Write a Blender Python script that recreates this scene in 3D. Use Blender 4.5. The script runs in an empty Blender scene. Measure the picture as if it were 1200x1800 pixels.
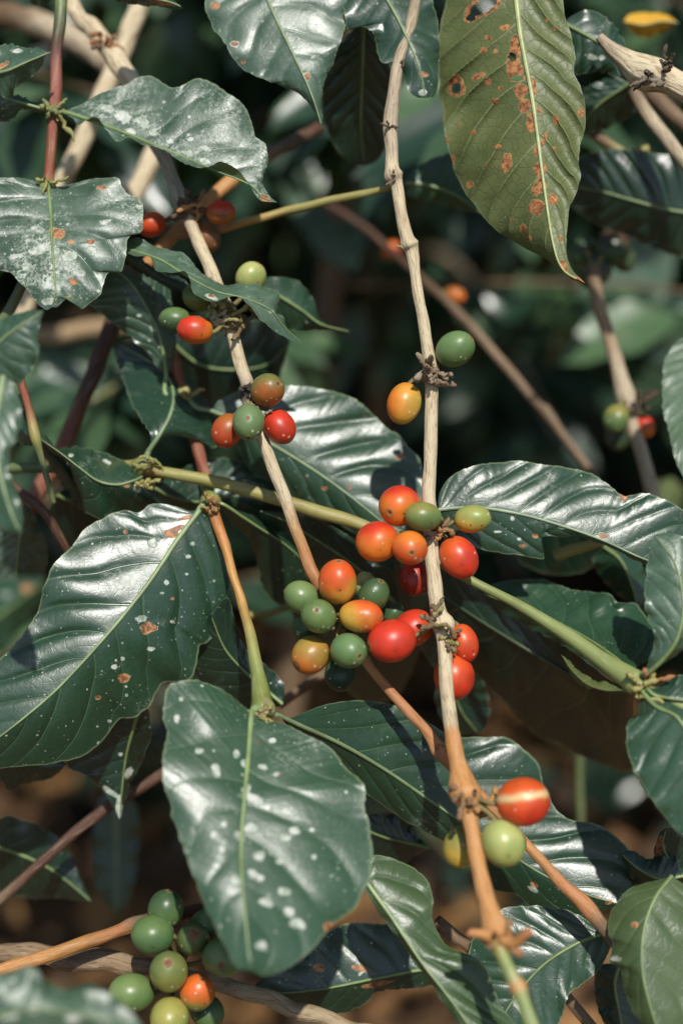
import bpy, math, random
import numpy as np
from mathutils import Vector, Matrix, noise
random.seed(7); rng = np.random.default_rng(7)
sc = bpy.context.scene
COL = sc.collection

# ------------------------------------------------------------------ camera
CAMZ, PITCH = 1.0, math.radians(25)
CAM = Vector((0, 0, CAMZ))
FWD = Vector((0, math.cos(PITCH), -math.sin(PITCH)))
UPV = Vector((0, math.sin(PITCH), math.cos(PITCH)))
RGT = Vector((1, 0, 0))
K = 36.0 / 50.0 / 1800.0
def P(x, y, d):
    """point seen at photo pixel x, y, at d centimetres in front of the lens"""
    d = d * 0.01
    return CAM + FWD * d + RGT * ((x - 600) * K * d) - UPV * ((y - 900) * K * d)
F_ = np.array(FWD); U_ = np.array(UPV); R_ = np.array(RGT); C_ = np.array(CAM)
def PN(xy, d):
    d = d * 0.01
    return C_ + F_ * d[..., None] + R_ * ((xy[..., 0] - 600) * K * d)[..., None] - U_ * ((xy[..., 1] - 900) * K * d)[..., None]
cam = bpy.data.cameras.new('camera'); co = bpy.data.objects.new('camera', cam); COL.objects.link(co)
co.location = CAM; co.rotation_euler = (math.radians(90) - PITCH, 0, 0)
cam.lens = 50; cam.sensor_width = 36; cam.sensor_fit = 'VERTICAL'; cam.sensor_height = 36
cam.clip_start = 0.01; cam.clip_end = 500
cam.dof.use_dof = True; cam.dof.focus_distance = 0.552; cam.dof.aperture_fstop = 3.0; cam.dof.aperture_blades = 9
sc.camera = co

# ------------------------------------------------------------------ light
S_EL, S_AZ = math.radians(61), math.radians(14)      # sun behind the camera, a little right
SUN = Vector((math.sin(S_AZ) * math.cos(S_EL), -math.cos(S_AZ) * math.cos(S_EL), math.sin(S_EL)))
w = bpy.data.worlds.new('World'); sc.world = w; w.use_nodes = True
nt = w.node_tree; nt.nodes.clear()
sky = nt.nodes.new('ShaderNodeTexSky'); sky.sky_type = 'NISHITA'; sky.sun_disc = False
sky.sun_elevation = S_EL; sky.sun_rotation = math.radians(180) - S_AZ
bg = nt.nodes.new('ShaderNodeBackground'); bg.inputs[1].default_value = 0.11
wo = nt.nodes.new('ShaderNodeOutputWorld')
nt.links.new(sky.outputs[0], bg.inputs[0]); nt.links.new(bg.outputs[0], wo.inputs[0])
sl = bpy.data.lights.new('sun', 'SUN'); sl.energy = 5.0; sl.angle = math.radians(1.0); sl.color = (1, .965, .90)
so = bpy.data.objects.new('sun', sl); COL.objects.link(so)
so.rotation_euler = SUN.to_track_quat('Z', 'Y').to_euler(); so.location = (0, -1, 4)
sc.view_settings.view_transform = 'Standard'; sc.view_settings.look = 'None'
sc.view_settings.exposure = 0; sc.view_settings.gamma = 1
sc.cycles.use_denoising = True
sc.cycles.max_bounces = 8; sc.cycles.caustics_reflective = False; sc.cycles.caustics_refractive = False

# ------------------------------------------------------------------ node helper
class NT:
    def __init__(s, name):
        s.m = bpy.data.materials.new(name); s.m.use_nodes = True; s.t = s.m.node_tree; s.t.nodes.clear()
    def n(s, typ, ins=None, **kw):
        nd = s.t.nodes.new('ShaderNode' + typ)
        for k, v in kw.items(): setattr(nd, k, v)
        for k, v in (ins or {}).items():
            sk = nd.inputs[k]
            if isinstance(v, bpy.types.NodeSocket): s.t.links.new(v, sk)
            else: sk.default_value = v
        return nd
    def math(s, op, a, b=0.0, c=0.0, clamp=False):
        return s.n('Math', {0: a, 1: b, 2: c}, operation=op, use_clamp=clamp).outputs[0]
    def ramp(s, v, a, b, lo=0.0, hi=1.0):
        return s.n('MapRange', {0: v, 1: a, 2: b, 3: lo, 4: hi}, interpolation_type='SMOOTHSTEP').outputs[0]
    def mix(s, f, a, b):
        nd = s.n('Mix', {0: f, 6: a, 7: b}, data_type='RGBA'); return nd.outputs[2]
    def noise(s, vec, sc_, det=3.0, rough=.55, dist=0.0):
        return s.n('TexNoise', {'Vector': vec, 'Scale': sc_, 'Detail': det, 'Roughness': rough, 'Distortion': dist}).outputs['Fac']
    def attr(s, name, typ='GEOMETRY'):
        return s.n('Attribute', attribute_name=name, attribute_type=typ)
    def out(s, sh):
        o = s.n('OutputMaterial', {0: sh}); return s.m

def c4(c): return (c[0], c[1], c[2], 1)

def leaf_material():
    N = NT('coffee_leaf_surface')
    obj = N.n('TexCoord').outputs['Object']
    cfg = N.n('SeparateColor', {0: N.attr('cfg').outputs['Color']})
    speck, tone, olive = cfg.outputs[0], cfg.outputs[1], cfg.outputs[2]
    spt = N.n('SeparateColor', {0: N.attr('spots').outputs['Color']})
    uv = N.n('SeparateXYZ', {0: N.n('UVMap', uv_map='Vein').outputs[0]})
    w_, t_ = uv.outputs[0], uv.outputs[1]
    n1 = N.noise(obj, 55, 4); n2 = N.noise(obj, 14, 2); n3 = N.noise(obj, 600, 2)
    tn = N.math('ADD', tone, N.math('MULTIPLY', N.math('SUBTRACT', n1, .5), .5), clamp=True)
    base = N.mix(tn, (.006, .022, .013, 1), (.024, .075, .030, 1))  # tone: each leaf's own green, with shade painted into the darkest ones
    oliv = N.mix(n1, (.060, .090, .026, 1), (.17, .185, .065, 1))
    yfac = N.attr('cfg').outputs['Alpha']
    back = N.n('NewGeometry').outputs['Backfacing']
    isol = N.math('MAXIMUM', olive, back)
    base = N.mix(isol, base, oliv)
    # veins
    dist = N.math('PINGPONG', w_, .5)
    wd = N.math('MULTIPLY_ADD', t_, -.035, .055)
    vein = N.math('SUBTRACT', 1.0, N.ramp(N.math('DIVIDE', dist, wd), .2, 1.0))
    vor = N.n('TexVoronoi', {'Vector': obj, 'Scale': 260}, feature='DISTANCE_TO_EDGE').outputs['Distance']
    ret = N.math('SUBTRACT', 1.0, N.ramp(vor, 0, .09))
    base = N.mix(N.math('MULTIPLY', vein, N.math('MULTIPLY_ADD', isol, .4, .34)), base, N.mix(isol, (.085, .15, .07, 1), (.24, .27, .12, 1)))
    base = N.mix(N.math('MULTIPLY', ret, N.math('MULTIPLY_ADD', isol, .25, .07)), base, N.mix(isol, (.09, .14, .07, 1), (.04, .07, .025, 1)))
    # margin
    mar = N.ramp(t_, .965, .992)
    base = N.mix(N.math('MULTIPLY', mar, .6), base, (.17, .22, .11, 1))
    base = N.mix(yfac, base, (.62, .34, .03, 1))
    du = N.math('MULTIPLY', spt.outputs[2], N.ramp(N.noise(obj, 75, 5, .7), .30, .70, .25, 1.5), clamp=True)
    base = N.mix(du, base, (.24, .32, .24, 1))
    # yellowing blotches
    yl = N.ramp(N.noise(obj, 28, 3), .66, .78)
    base = N.mix(N.math('MULTIPLY', yl, .25), base, (.16, .15, .03, 1))
    # dots of lichen and dust
    v2 = N.n('TexVoronoi', {'Vector': obj, 'Scale': 380, 'Randomness': 1.0})
    rr = N.n('SeparateColor', {0: v2.outputs['Color']}).outputs[0]
    rad = N.n('MapRange', {0: rr, 1: N.math('MULTIPLY_ADD', speck, -.42, .99), 2: 1.02, 3: 0.0, 4: .30}).outputs[0]
    rad = N.math('MULTIPLY', N.math('MULTIPLY', rad, rad), 3.4)
    dn = N.math('ADD', v2.outputs['Distance'], N.math('MULTIPLY', N.math('SUBTRACT', N.noise(obj, 1500, 2), .5), .22))
    dots = N.math('LESS_THAN', dn, rad)
    pat = N.math('MULTIPLY', N.ramp(N.noise(obj, 38, 3, .6), N.math('MULTIPLY_ADD', speck, -.22, .68), .74), N.ramp(N.noise(obj, 700, 4, .7), .45, .58))
    v4 = N.n('TexVoronoi', {'Vector': obj, 'Scale': 820})
    r4 = N.n('SeparateColor', {0: v4.outputs['Color']}).outputs[0]
    dn4 = N.math('ADD', v4.outputs['Distance'], N.math('MULTIPLY', N.math('SUBTRACT', N.noise(obj, 2500, 2), .5), .35))
    gate = N.ramp(N.noise(obj, 48, 3), .42, .62, .15, 1.0)
    dots2 = N.math('MULTIPLY', N.math('LESS_THAN', dn4, N.n('MapRange', {0: r4, 1: N.math('MULTIPLY_ADD', N.math('MULTIPLY', speck, gate), -.62, .99), 2: 1.02, 3: 0.0, 4: .40}).outputs[0]), .6)
    dots = N.math('MAXIMUM', dots, dots2)
    white = N.math('MAXIMUM', N.math('MULTIPLY', dots, .75), N.math('MULTIPLY', pat, N.math('MULTIPLY', speck, .85)))
    gw = N.math('MULTIPLY', .86, N.ramp(N.math('ADD', spt.outputs[1], N.math('MULTIPLY', N.math('SUBTRACT', N.noise(obj, 640, 5, .75), .5), N.math('MULTIPLY_ADD', speck, 1.9, .5))), .48, .74))
    white = N.math('MAXIMUM', white, gw)
    base = N.mix(white, base, N.mix(N.ramp(N.noise(obj, 300, 4), .35, .65), (.24, .29, .21, 1), (.58, .60, .53, 1)))
    brw = N.ramp(N.math('ADD', spt.outputs[0], N.math('MULTIPLY', N.math('SUBTRACT', N.noise(obj, 380, 4, .6), .5), .55)), .47, .53)
    brh = N.ramp(N.math('ADD', spt.outputs[0], N.math('MULTIPLY', N.math('SUBTRACT', N.noise(obj, 380, 4, .6), .5), .55)), .36, .50)
    base = N.mix(N.math('MULTIPLY', brh, .8), base, (.36, .29, .12, 1))
    base = N.mix(brw, base, N.mix(N.ramp(N.noise(obj, 480, 4, .7), .35, .65), (.10, .028, .009, 1), (.42, .19, .065, 1)))
    # tiny brown crumbs
    v3 = N.n('TexVoronoi', {'Vector': obj, 'Scale': 170})
    r3 = N.n('SeparateColor', {0: v3.outputs['Color']}).outputs[1]
    cr = N.math('LESS_THAN', N.math('ADD', v3.outputs['Distance'], N.math('MULTIPLY', n3, .15)), N.n('MapRange', {0: r3, 1: .86, 2: 1, 3: 0.0, 4: .22}).outputs[0])
    base = N.mix(N.math('MULTIPLY', cr, .8), base, (.12, .07, .035, 1))
    # relief
    h = N.math('MULTIPLY_ADD', vein, -.45, N.math('MULTIPLY', ret, N.math('MULTIPLY_ADD', isol, -.10, -.035)))
    h = N.math('ADD', h, N.math('MULTIPLY', N.noise(obj, 120, 4, .5), .40))
    h = N.math('ADD', h, N.math('MULTIPLY', white, .18)); h = N.math('ADD', h, N.math('MULTIPLY', brw, -.3))
    h = N.math('ADD', h, N.math('MULTIPLY', n3, .11)); h = N.math('ADD', h, N.math('MULTIPLY', N.noise(obj, 1400, 2), .05)); h = N.math('ADD', h, N.math('MULTIPLY', N.noise(obj, 34, 2, .4), 1.5))
    bmp = N.n('Bump', {'Strength': .5, 'Distance': .0010, 'Height': h}).outputs[0]
    ro = N.math('ADD', .25, N.math('MULTIPLY', N.noise(obj, 60, 4, .65), .24))
    ro = N.math('ADD', ro, N.math('MULTIPLY', N.math('MAXIMUM', white, brw), .3))
    ro = N.math('ADD', N.math('ADD', ro, N.math('MULTIPLY', du, .2)), N.math('MULTIPLY', isol, .12))
    p = N.n('BsdfPrincipled', {'Base Color': base, 'Roughness': ro, 'IOR': 1.5, 'Specular IOR Level': N.math('MULTIPLY_ADD', isol, -.35, .8), 'Normal': bmp})
    tr = N.n('BsdfTranslucent', {0: N.mix(.5, base, (.16, .26, .03, 1)), 'Normal': bmp})
    f = N.math('MULTIPLY', N.math('SUBTRACT', 1.0, brw), N.math('MULTIPLY', tone, .2))  # low tone also lets less light through, keeping the shaded leaves dark
    return N.out(N.n('MixShader', {0: f, 1: p.outputs[0], 2: tr.outputs[0]}).outputs[0])

def rib_material():
    N = NT('leaf_midrib'); obj = N.n('TexCoord').outputs['Object']
    c = N.attr('col').outputs['Color']
    n = N.noise(obj, 180, 3)
    base = N.mix(N.ramp(n, .3, .7), c, N.mix(.4, c, (.06, .07, .02, 1)))
    b = N.n('Bump', {'Strength': .3, 'Distance': .0004, 'Height': n}).outputs[0]
    return N.out(N.n('BsdfPrincipled', {'Base Color': base, 'Roughness': .42, 'Normal': b}).outputs[0])

def bark_material():
    N = NT('stem_bark'); obj = N.n('TexCoord').outputs['Object']
    uv = N.n('UVMap', uv_map='UVMap').outputs[0]
    a = N.attr('col'); c = a.outputs['Color']; rough = a.outputs['Alpha']
    mp = N.n('Mapping', {'Vector': uv, 'Scale': (9.0, 11.0, 1.0)}).outputs[0]
    mp2 = N.n('Mapping', {'Vector': uv, 'Scale': (26.0, 40.0, 1.0)}).outputs[0]
    s1 = N.noise(mp, 1.0, 5, .65, .6); s2 = N.noise(mp2, 1.0, 4, .6, .3); n = N.noise(obj, 260, 4, .65); big = N.noise(obj, 45, 3)
    crack = N.math('MULTIPLY', N.ramp(s1, .50, .38), rough)
    fine = N.math('MULTIPLY', N.ramp(s2, .62, .40), rough)
    base = N.mix(N.math('MULTIPLY', fine, .3), c, N.mix(.35, c, (.05, .028, .014, 1)))
    base = N.mix(N.math('MULTIPLY', N.ramp(N.noise(mp, .6, 4, .6, .5), .52, .66), .45), base, N.mix(.5, c, (.62, .50, .34, 1)))
    dk = N.n('Mix', {0: 1.0, 6: c, 7: (.45, .34, .26, 1)}, data_type='RGBA', blend_type='MULTIPLY').outputs[2]
    base = N.mix(N.math('MULTIPLY', crack, .75), base, dk)
    base = N.mix(N.math('MULTIPLY', N.ramp(big, .5, .68), .35), base, dk)
    base = N.mix(N.math('MULTIPLY', N.ramp(n, .64, .72), .5), base, dk)
    h = N.math('ADD', N.math('MULTIPLY', s1, .9), N.math('ADD', N.math('MULTIPLY', s2, .4), N.math('MULTIPLY', n, .4)))
    b = N.n('Bump', {'Strength': N.math('MULTIPLY_ADD', rough, .6, .12), 'Distance': .0011, 'Height': h}).outputs[0]
    ro = N.math('MULTIPLY_ADD', rough, .28, .42)
    return N.out(N.n('BsdfPrincipled', {'Base Color': base, 'Roughness': ro, 'Normal': b}).outputs[0])

def cherry_material():
    N = NT('cherry_skin'); obj = N.n('TexCoord').outputs['Object']
    a = N.attr('col'); c = a.outputs['Color']; scar = a.outputs['Alpha']
    n = N.noise(obj, 110, 4, .6)
    base = N.mix(N.math('MULTIPLY', N.ramp(n, .42, .68), .5), c, N.n('Mix', {0: 1.0, 6: c, 7: (.55, .6, .5, 1)}, data_type='RGBA', blend_type='MULTIPLY').outputs[2])
    mo = N.ramp(N.noise(obj, 240, 5, .7, .4), .50, .72)
    base = N.mix(N.math('MULTIPLY', mo, .4), base, N.n('Mix', {0: 1.0, 6: base, 7: (.62, 1.5, 1.0, 1)}, data_type='RGBA', blend_type='MULTIPLY').outputs[2])
    v = N.n('TexVoronoi', {'Vector': obj, 'Scale': 520}); r = N.n('SeparateColor', {0: v.outputs['Color']}).outputs[0]
    d = N.math('LESS_THAN', v.outputs['Distance'], N.n('MapRange', {0: r, 1: .87, 2: 1, 3: 0.0, 4: .3}).outputs[0])
    base = N.mix(N.math('MULTIPLY', d, .6), base, (.55, .5, .4, 1))
    v = N.n('TexVoronoi', {'Vector': obj, 'Scale': 390}); r = N.n('SeparateColor', {0: v.outputs['Color']}).outputs[1]
    d2 = N.math('LESS_THAN', v.outputs['Distance'], N.n('MapRange', {0: r, 1: .86, 2: 1, 3: 0.0, 4: .28}).outputs[0])
    base = N.mix(N.math('MULTIPLY', d2, .75), base, (.07, .03, .015, 1))
    sm = N.ramp(N.math('ADD', scar, N.math('MULTIPLY', N.math('SUBTRACT', N.noise(obj, 400, 4, .7), .5), .8)), .45, .62)
    base = N.mix(sm, base, N.mix(N.noise(obj, 700), (.07, .03, .012, 1), (.26, .13, .05, 1)))
    h = N.math('ADD', N.math('MULTIPLY', N.noise(obj, 320, 4), .4), N.math('MULTIPLY', sm, .6))
    b = N.n('Bump', {'Strength': .3, 'Distance': .0006, 'Height': h}).outputs[0]
    ro = N.math('ADD', N.math('MULTIPLY', N.noise(obj, 200), .16), N.math('MULTIPLY_ADD', sm, .3, .30))
    p = N.n('BsdfPrincipled', {'Base Color': base, 'Roughness': ro, 'Normal': b, 'Subsurface Weight': .22,
            'Subsurface Radius': (1.0, .45, .2), 'Subsurface Scale': .0022, 'IOR': 1.46})
    return N.out(p.outputs[0])

def simple_leafage(name, a, b2, rough=.4):
    N = NT(name); geo = N.n('NewGeometry'); obj = N.n('TexCoord').outputs['Object']
    r = N.attr('tint').outputs['Fac']
    base = N.mix(r, a, b2)
    base = N.mix(N.math('MULTIPLY', N.ramp(N.noise(obj, 60, 3), .6, .7), .3), base, (.3, .32, .26, 1))
    p = N.n('BsdfPrincipled', {'Base Color': base, 'Roughness': rough})
    tr = N.n('BsdfTranslucent', {0: (.12, .2, .03, 1)})
    return N.out(N.n('MixShader', {0: .2, 1: p.outputs[0], 2: tr.outputs[0]}).outputs[0])

def ground_material():
    N = NT('leaf_litter_soil'); obj = N.n('TexCoord').outputs['Object']
    a = N.noise(obj, 9, 6, .65); b = N.noise(obj, 2.2, 3); v = N.n('TexVoronoi', {'Vector': obj, 'Scale': 22}, feature='F1')
    vc = N.n('SeparateColor', {0: v.outputs['Color']}).outputs[0]
    base = N.mix(N.ramp(a, .35, .65), (.02, .011, .006, 1), (.11, .055, .023, 1))
    base = N.mix(N.ramp(vc, .6, .9), base, (.18, .09, .034, 1))
    base = N.mix(N.math('MULTIPLY', N.ramp(b, .5, .7), .5), base, (.06, .055, .03, 1))
    h = N.math('ADD', a, N.math('MULTIPLY', v.outputs['Distance'], .6))
    bm_ = N.n('Bump', {'Strength': .8, 'Distance': .02, 'Height': h}).outputs[0]
    return N.out(N.n('BsdfPrincipled', {'Base Color': base, 'Roughness': .9, 'Normal': bm_}).outputs[0])

M_LEAF = leaf_material(); M_RIB = rib_material(); M_BARK = bark_material(); M_CH = cherry_material()
M_FOL = simple_leafage("background_foliage", (.016, .042, .028, 1), (.12, .21, .09, 1), .27)
M_DRY = simple_leafage('dry_litter', (.05, .025, .010, 1), (.34, .17, .055, 1), .75)
M_GR = ground_material()

# ------------------------------------------------------------------ mesh helpers
def link(name, me, mat, parent=None, origin=None):
    o = bpy.data.objects.new(name, me); COL.objects.link(o)
    me.materials.append(mat)
    if parent is not None: o.parent = parent
    return o
def cr(pts, n):
    """Catmull-Rom through pts, resampled to n by chord length"""
    p = np.asarray(pts, float)
    if len(p) == 2: q = p[0] + (p[1] - p[0]) * np.linspace(0, 1, 30)[:, None]
    else:
        e = np.vstack([2 * p[0] - p[1], p, 2 * p[-1] - p[-2]]); q = []
        for i in range(1, len(e) - 2):
            a, b, c, d = e[i - 1], e[i], e[i + 1], e[i + 2]
            for t in np.linspace(0, 1, 16, endpoint=False):
                q.append(.5 * (2 * b + (c - a) * t + (2 * a - 5 * b + 4 * c - d) * t * t + (3 * b - a - 3 * c + d) * t ** 3))
        q.append(p[-1]); q = np.array(q)
    L = np.r_[0, np.cumsum(np.linalg.norm(np.diff(q[:, :2], axis=0), axis=1))]
    s = np.linspace(0, L[-1], n)
    return np.stack([np.interp(s, L, q[:, k]) for k in range(q.shape[1])], 1)
def grid_mesh(name, V, closed=False, flip=False, keep=None):
    """V: (nu, nv, 3)"""
    nu, nv = V.shape[:2]; idx = np.arange(nu * nv).reshape(nu, nv)
    if closed:
        a = idx[:-1]; b = idx[1:]; A = a; B = np.roll(a, -1, 1); Cc = np.roll(b, -1, 1); D = b
    else:
        A = idx[:-1, :-1]; B = idx[:-1, 1:]; Cc = idx[1:, 1:]; D = idx[1:, :-1]
    F = np.stack([A, B, Cc, D], -1).reshape(-1, 4)
    if flip: F = F[:, ::-1]
    if keep is not None: F = F[keep.reshape(-1)[F].all(1)]
    me = bpy.data.meshes.new(name)
    me.vertices.add(nu * nv); me.vertices.foreach_set('co', V.reshape(-1, 3).astype('f').ravel())
    me.loops.add(F.size); me.loops.foreach_set('vertex_index', F.ravel().astype('i'))
    me.polygons.add(len(F)); me.polygons.foreach_set('loop_start', np.arange(0, F.size, 4).astype('i'))
    me.polygons.foreach_set('use_smooth', np.ones(len(F), bool))
    me.update(calc_edges=True)
    return me, F
def vcol(me, name, arr):
    a = me.color_attributes.new(name, 'FLOAT_COLOR', 'POINT')
    a.data.foreach_set('color', arr.reshape(-1, 4).astype('f').ravel())
def uvl(me, name, F, arr):
    l = me.uv_layers.new(name=name); l.data.foreach_set('uv', arr.reshape(-1, 2)[F.ravel()].astype('f').ravel())
def vnoise(x, y, s=0):
    """cheap smooth noise on arrays"""
    r = np.random.default_rng(s); o = np.zeros_like(x)
    for k in range(7):
        a = r.uniform(0, 6.28); f = r.uniform(.6, 1.9)
        o = o + np.sin(f * (x * math.cos(a) + y * math.sin(a)) + r.uniform(0, 6.28))
    return o / 3.0
def base_empty(name, loc, label, cat, group=None):
    o = bpy.data.objects.new(name, None); COL.objects.link(o); o.location = loc; o.empty_display_size = .01
    o['label'] = label; o['category'] = cat
    if group: o['group'] = group
    bpy.context.view_layer.update()
    return o
def local(V, parent):
    if parent is None: return V
    q = parent; off = np.zeros(3)
    while q is not None: off = off + np.array(q.location); q = q.parent
    return V - off

# ------------------------------------------------------------------ tubes
RING = 18
def tube_arr(path, rad, nseg=RING, seed=0, lump=.06):
    p = np.asarray(path); n = len(p); T = np.gradient(p, axis=0); T /= np.linalg.norm(T, axis=1)[:, None] + 1e-12
    ref = np.array([.31, -.52, .8]); V = np.zeros((n, nseg, 3)); a = np.linspace(0, 2 * np.pi, nseg, endpoint=False)
    X = np.cross(T[0], ref); X /= np.linalg.norm(X)
    s = np.r_[0, np.cumsum(np.linalg.norm(np.diff(p, axis=0), axis=1))]
    for i in range(n):
        X = X - T[i] * X.dot(T[i]); X /= np.linalg.norm(X) + 1e-12; Y = np.cross(T[i], X)
        lu = 1 + lump * vnoise(np.cos(a) * 1.6 + s[i] * 260, np.sin(a) * 1.6 + s[i] * 90, seed)
        V[i] = p[i] + (np.cos(a)[:, None] * X + np.sin(a)[:, None] * Y) * (rad[i] * lu)[:, None]
    return V, s
TAN = (.58, .485, .315, 1.); TAND = (.44, .36, .245, 1.); GREY = (.42, .38, .30, 1.); ORG = (.46, .22, .07, .55)
ORB = (.40, .17, .06, .6); RED = (.21, .066, .024, .5); DRB = (.075, .030, .014, .6); GRN = (.19, .23, .06, .12); DGR = (.09, .12, .04, .15)
OLV = (.27, .24, .07, .25); DK = (.05, .04, .03, 1.); BRN = (.17, .11, .06, .8); PGR = (.20, .24, .08, .10)
def stem(name, pts, parent=None, n=None, seed=0, lump=.07, wob=0.0, nseg=RING):
    """pts: (x, y, depth, radius in photo px, colour)"""
    arr = np.array([[q[0], q[1], q[2], q[3], *q[4]] for q in pts], float)
    Lp = np.linalg.norm(np.diff(arr[:, :2], axis=0), axis=1).sum()
    n = n or max(14, int(Lp / 3.5))
    c = cr(arr, n)
    c[:, 3:] = np.maximum(c[:, 3:], 0.004)
    c[:, 0] += wob * vnoise(np.arange(n) * .11, np.zeros(n), seed + 3); c[:, 1] += wob * vnoise(np.arange(n) * .13, np.zeros(n), seed + 9)
    W = PN(c[:, :2], c[:, 2]); rad = c[:, 3] * K * c[:, 2] * .01
    V, s = tube_arr(W, rad, nseg, seed, lump)
    # rounded ends
    cap0 = np.repeat(W[:1, None], nseg, 1); cap1 = np.repeat(W[-1:, None], nseg, 1)
    V = np.concatenate([cap0 + (V[:1] - cap0) * .02, V, cap1 + (V[-1:] - cap1) * .02]); s = np.r_[s[0], s, s[-1]]
    cc = np.concatenate([c[:1, 4:8], c[:, 4:8], c[-1:, 4:8]])
    V = local(V, parent)
    Vc = np.concatenate([V, V[:, :1]], 1)   # seam column for UVs
    me, F = grid_mesh(name, Vc)
    u = np.linspace(0, 1, nseg + 1)
    ang = np.minimum(u, 1 - u) * 2
    uvl(me, 'UVMap', F, np.stack(np.broadcast_arrays(ang[None, :], (s * 10)[:, None]), -1))
    vcol(me, 'col', np.repeat(cc[:, None], nseg + 1, 1))
    return link(name, me, M_BARK, parent)
def stubs(x, y, d, parent, n=7, size=16, c=BRN, c2=TAND, seed=0, name='bract_cluster', spread=1.0):
    """knobbly leftovers of flower stalks round a node, one mesh"""
    r = np.random.default_rng(seed + 100); C0 = P(x, y, d); Vs = []; cols = []
    for k in range(n):
        a = 2 * math.pi * (k + r.uniform(-.3, .3)) / n
        dirv = RGT * math.cos(a) + (UPV * .55 + FWD * .0) * math.sin(a) - FWD * r.uniform(-.6, .7)
        org = C0 + UPV * (r.uniform(-.45, .45) * size * K * d * .01) + RGT * (r.uniform(-.25, .25) * size * K * d * .01)
        dirv = (dirv + Vector(r.uniform(-.35, .35, 3))).normalized(); L = size * r.uniform(.35, 1.0) * K * d * .01 * spread
        bend = Vector(r.uniform(-1.1, 1.1, 3)); q = []; m = 9
        for i in range(m):
            t = i / (m - 1); q.append(np.array(org + dirv * L * (t + .1) + bend * L * .5 * t * t) + r.normal(0, .05, 3) * L)
        rr = (np.array([1.5, 1.25, 1.05, .95, 1.0, 1.2, 1.3, 1.1, .5]) + r.uniform(-.25, .25, 9)) * min(size, 34) * .12 * r.uniform(.75, 1.2) * K * d * .01
        V, s = tube_arr(q, rr, 8, seed + k, .18); Vs.append(V)
        f = r.uniform(0, 1); col = np.array(c) * (1 - f) + np.array(c2) * f
        cols.append(np.tile(col, (m, 8, 1)))
    return multi_tube(name, Vs, cols, parent)
def multi_tube(name, Vs, cols, parent, mat=None):
    allv = []; allf = []; off = 0
    for V in Vs:
        nu, nv = V.shape[:2]; idx = np.arange(nu * nv).reshape(nu, nv)
        a = idx[:-1]; b = idx[1:]
        F = np.stack([a, np.roll(a, -1, 1), np.roll(b, -1, 1), b], -1).reshape(-1, 4) + off
        allv.append(V.reshape(-1, 3)); allf.append(F); off += nu * nv
    V = local(np.concatenate(allv), parent); F = np.concatenate(allf)
    me = bpy.data.meshes.new(name); me.from_pydata(V.tolist(), [], F.tolist())
    me.polygons.foreach_set('use_smooth', np.ones(len(F), bool))
    vcol(me, 'col', np.concatenate([c.reshape(-1, 4) for c in cols]))
    me.uv_layers.new(name='UVMap')
    return link(name, me, mat or M_BARK, parent)

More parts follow.
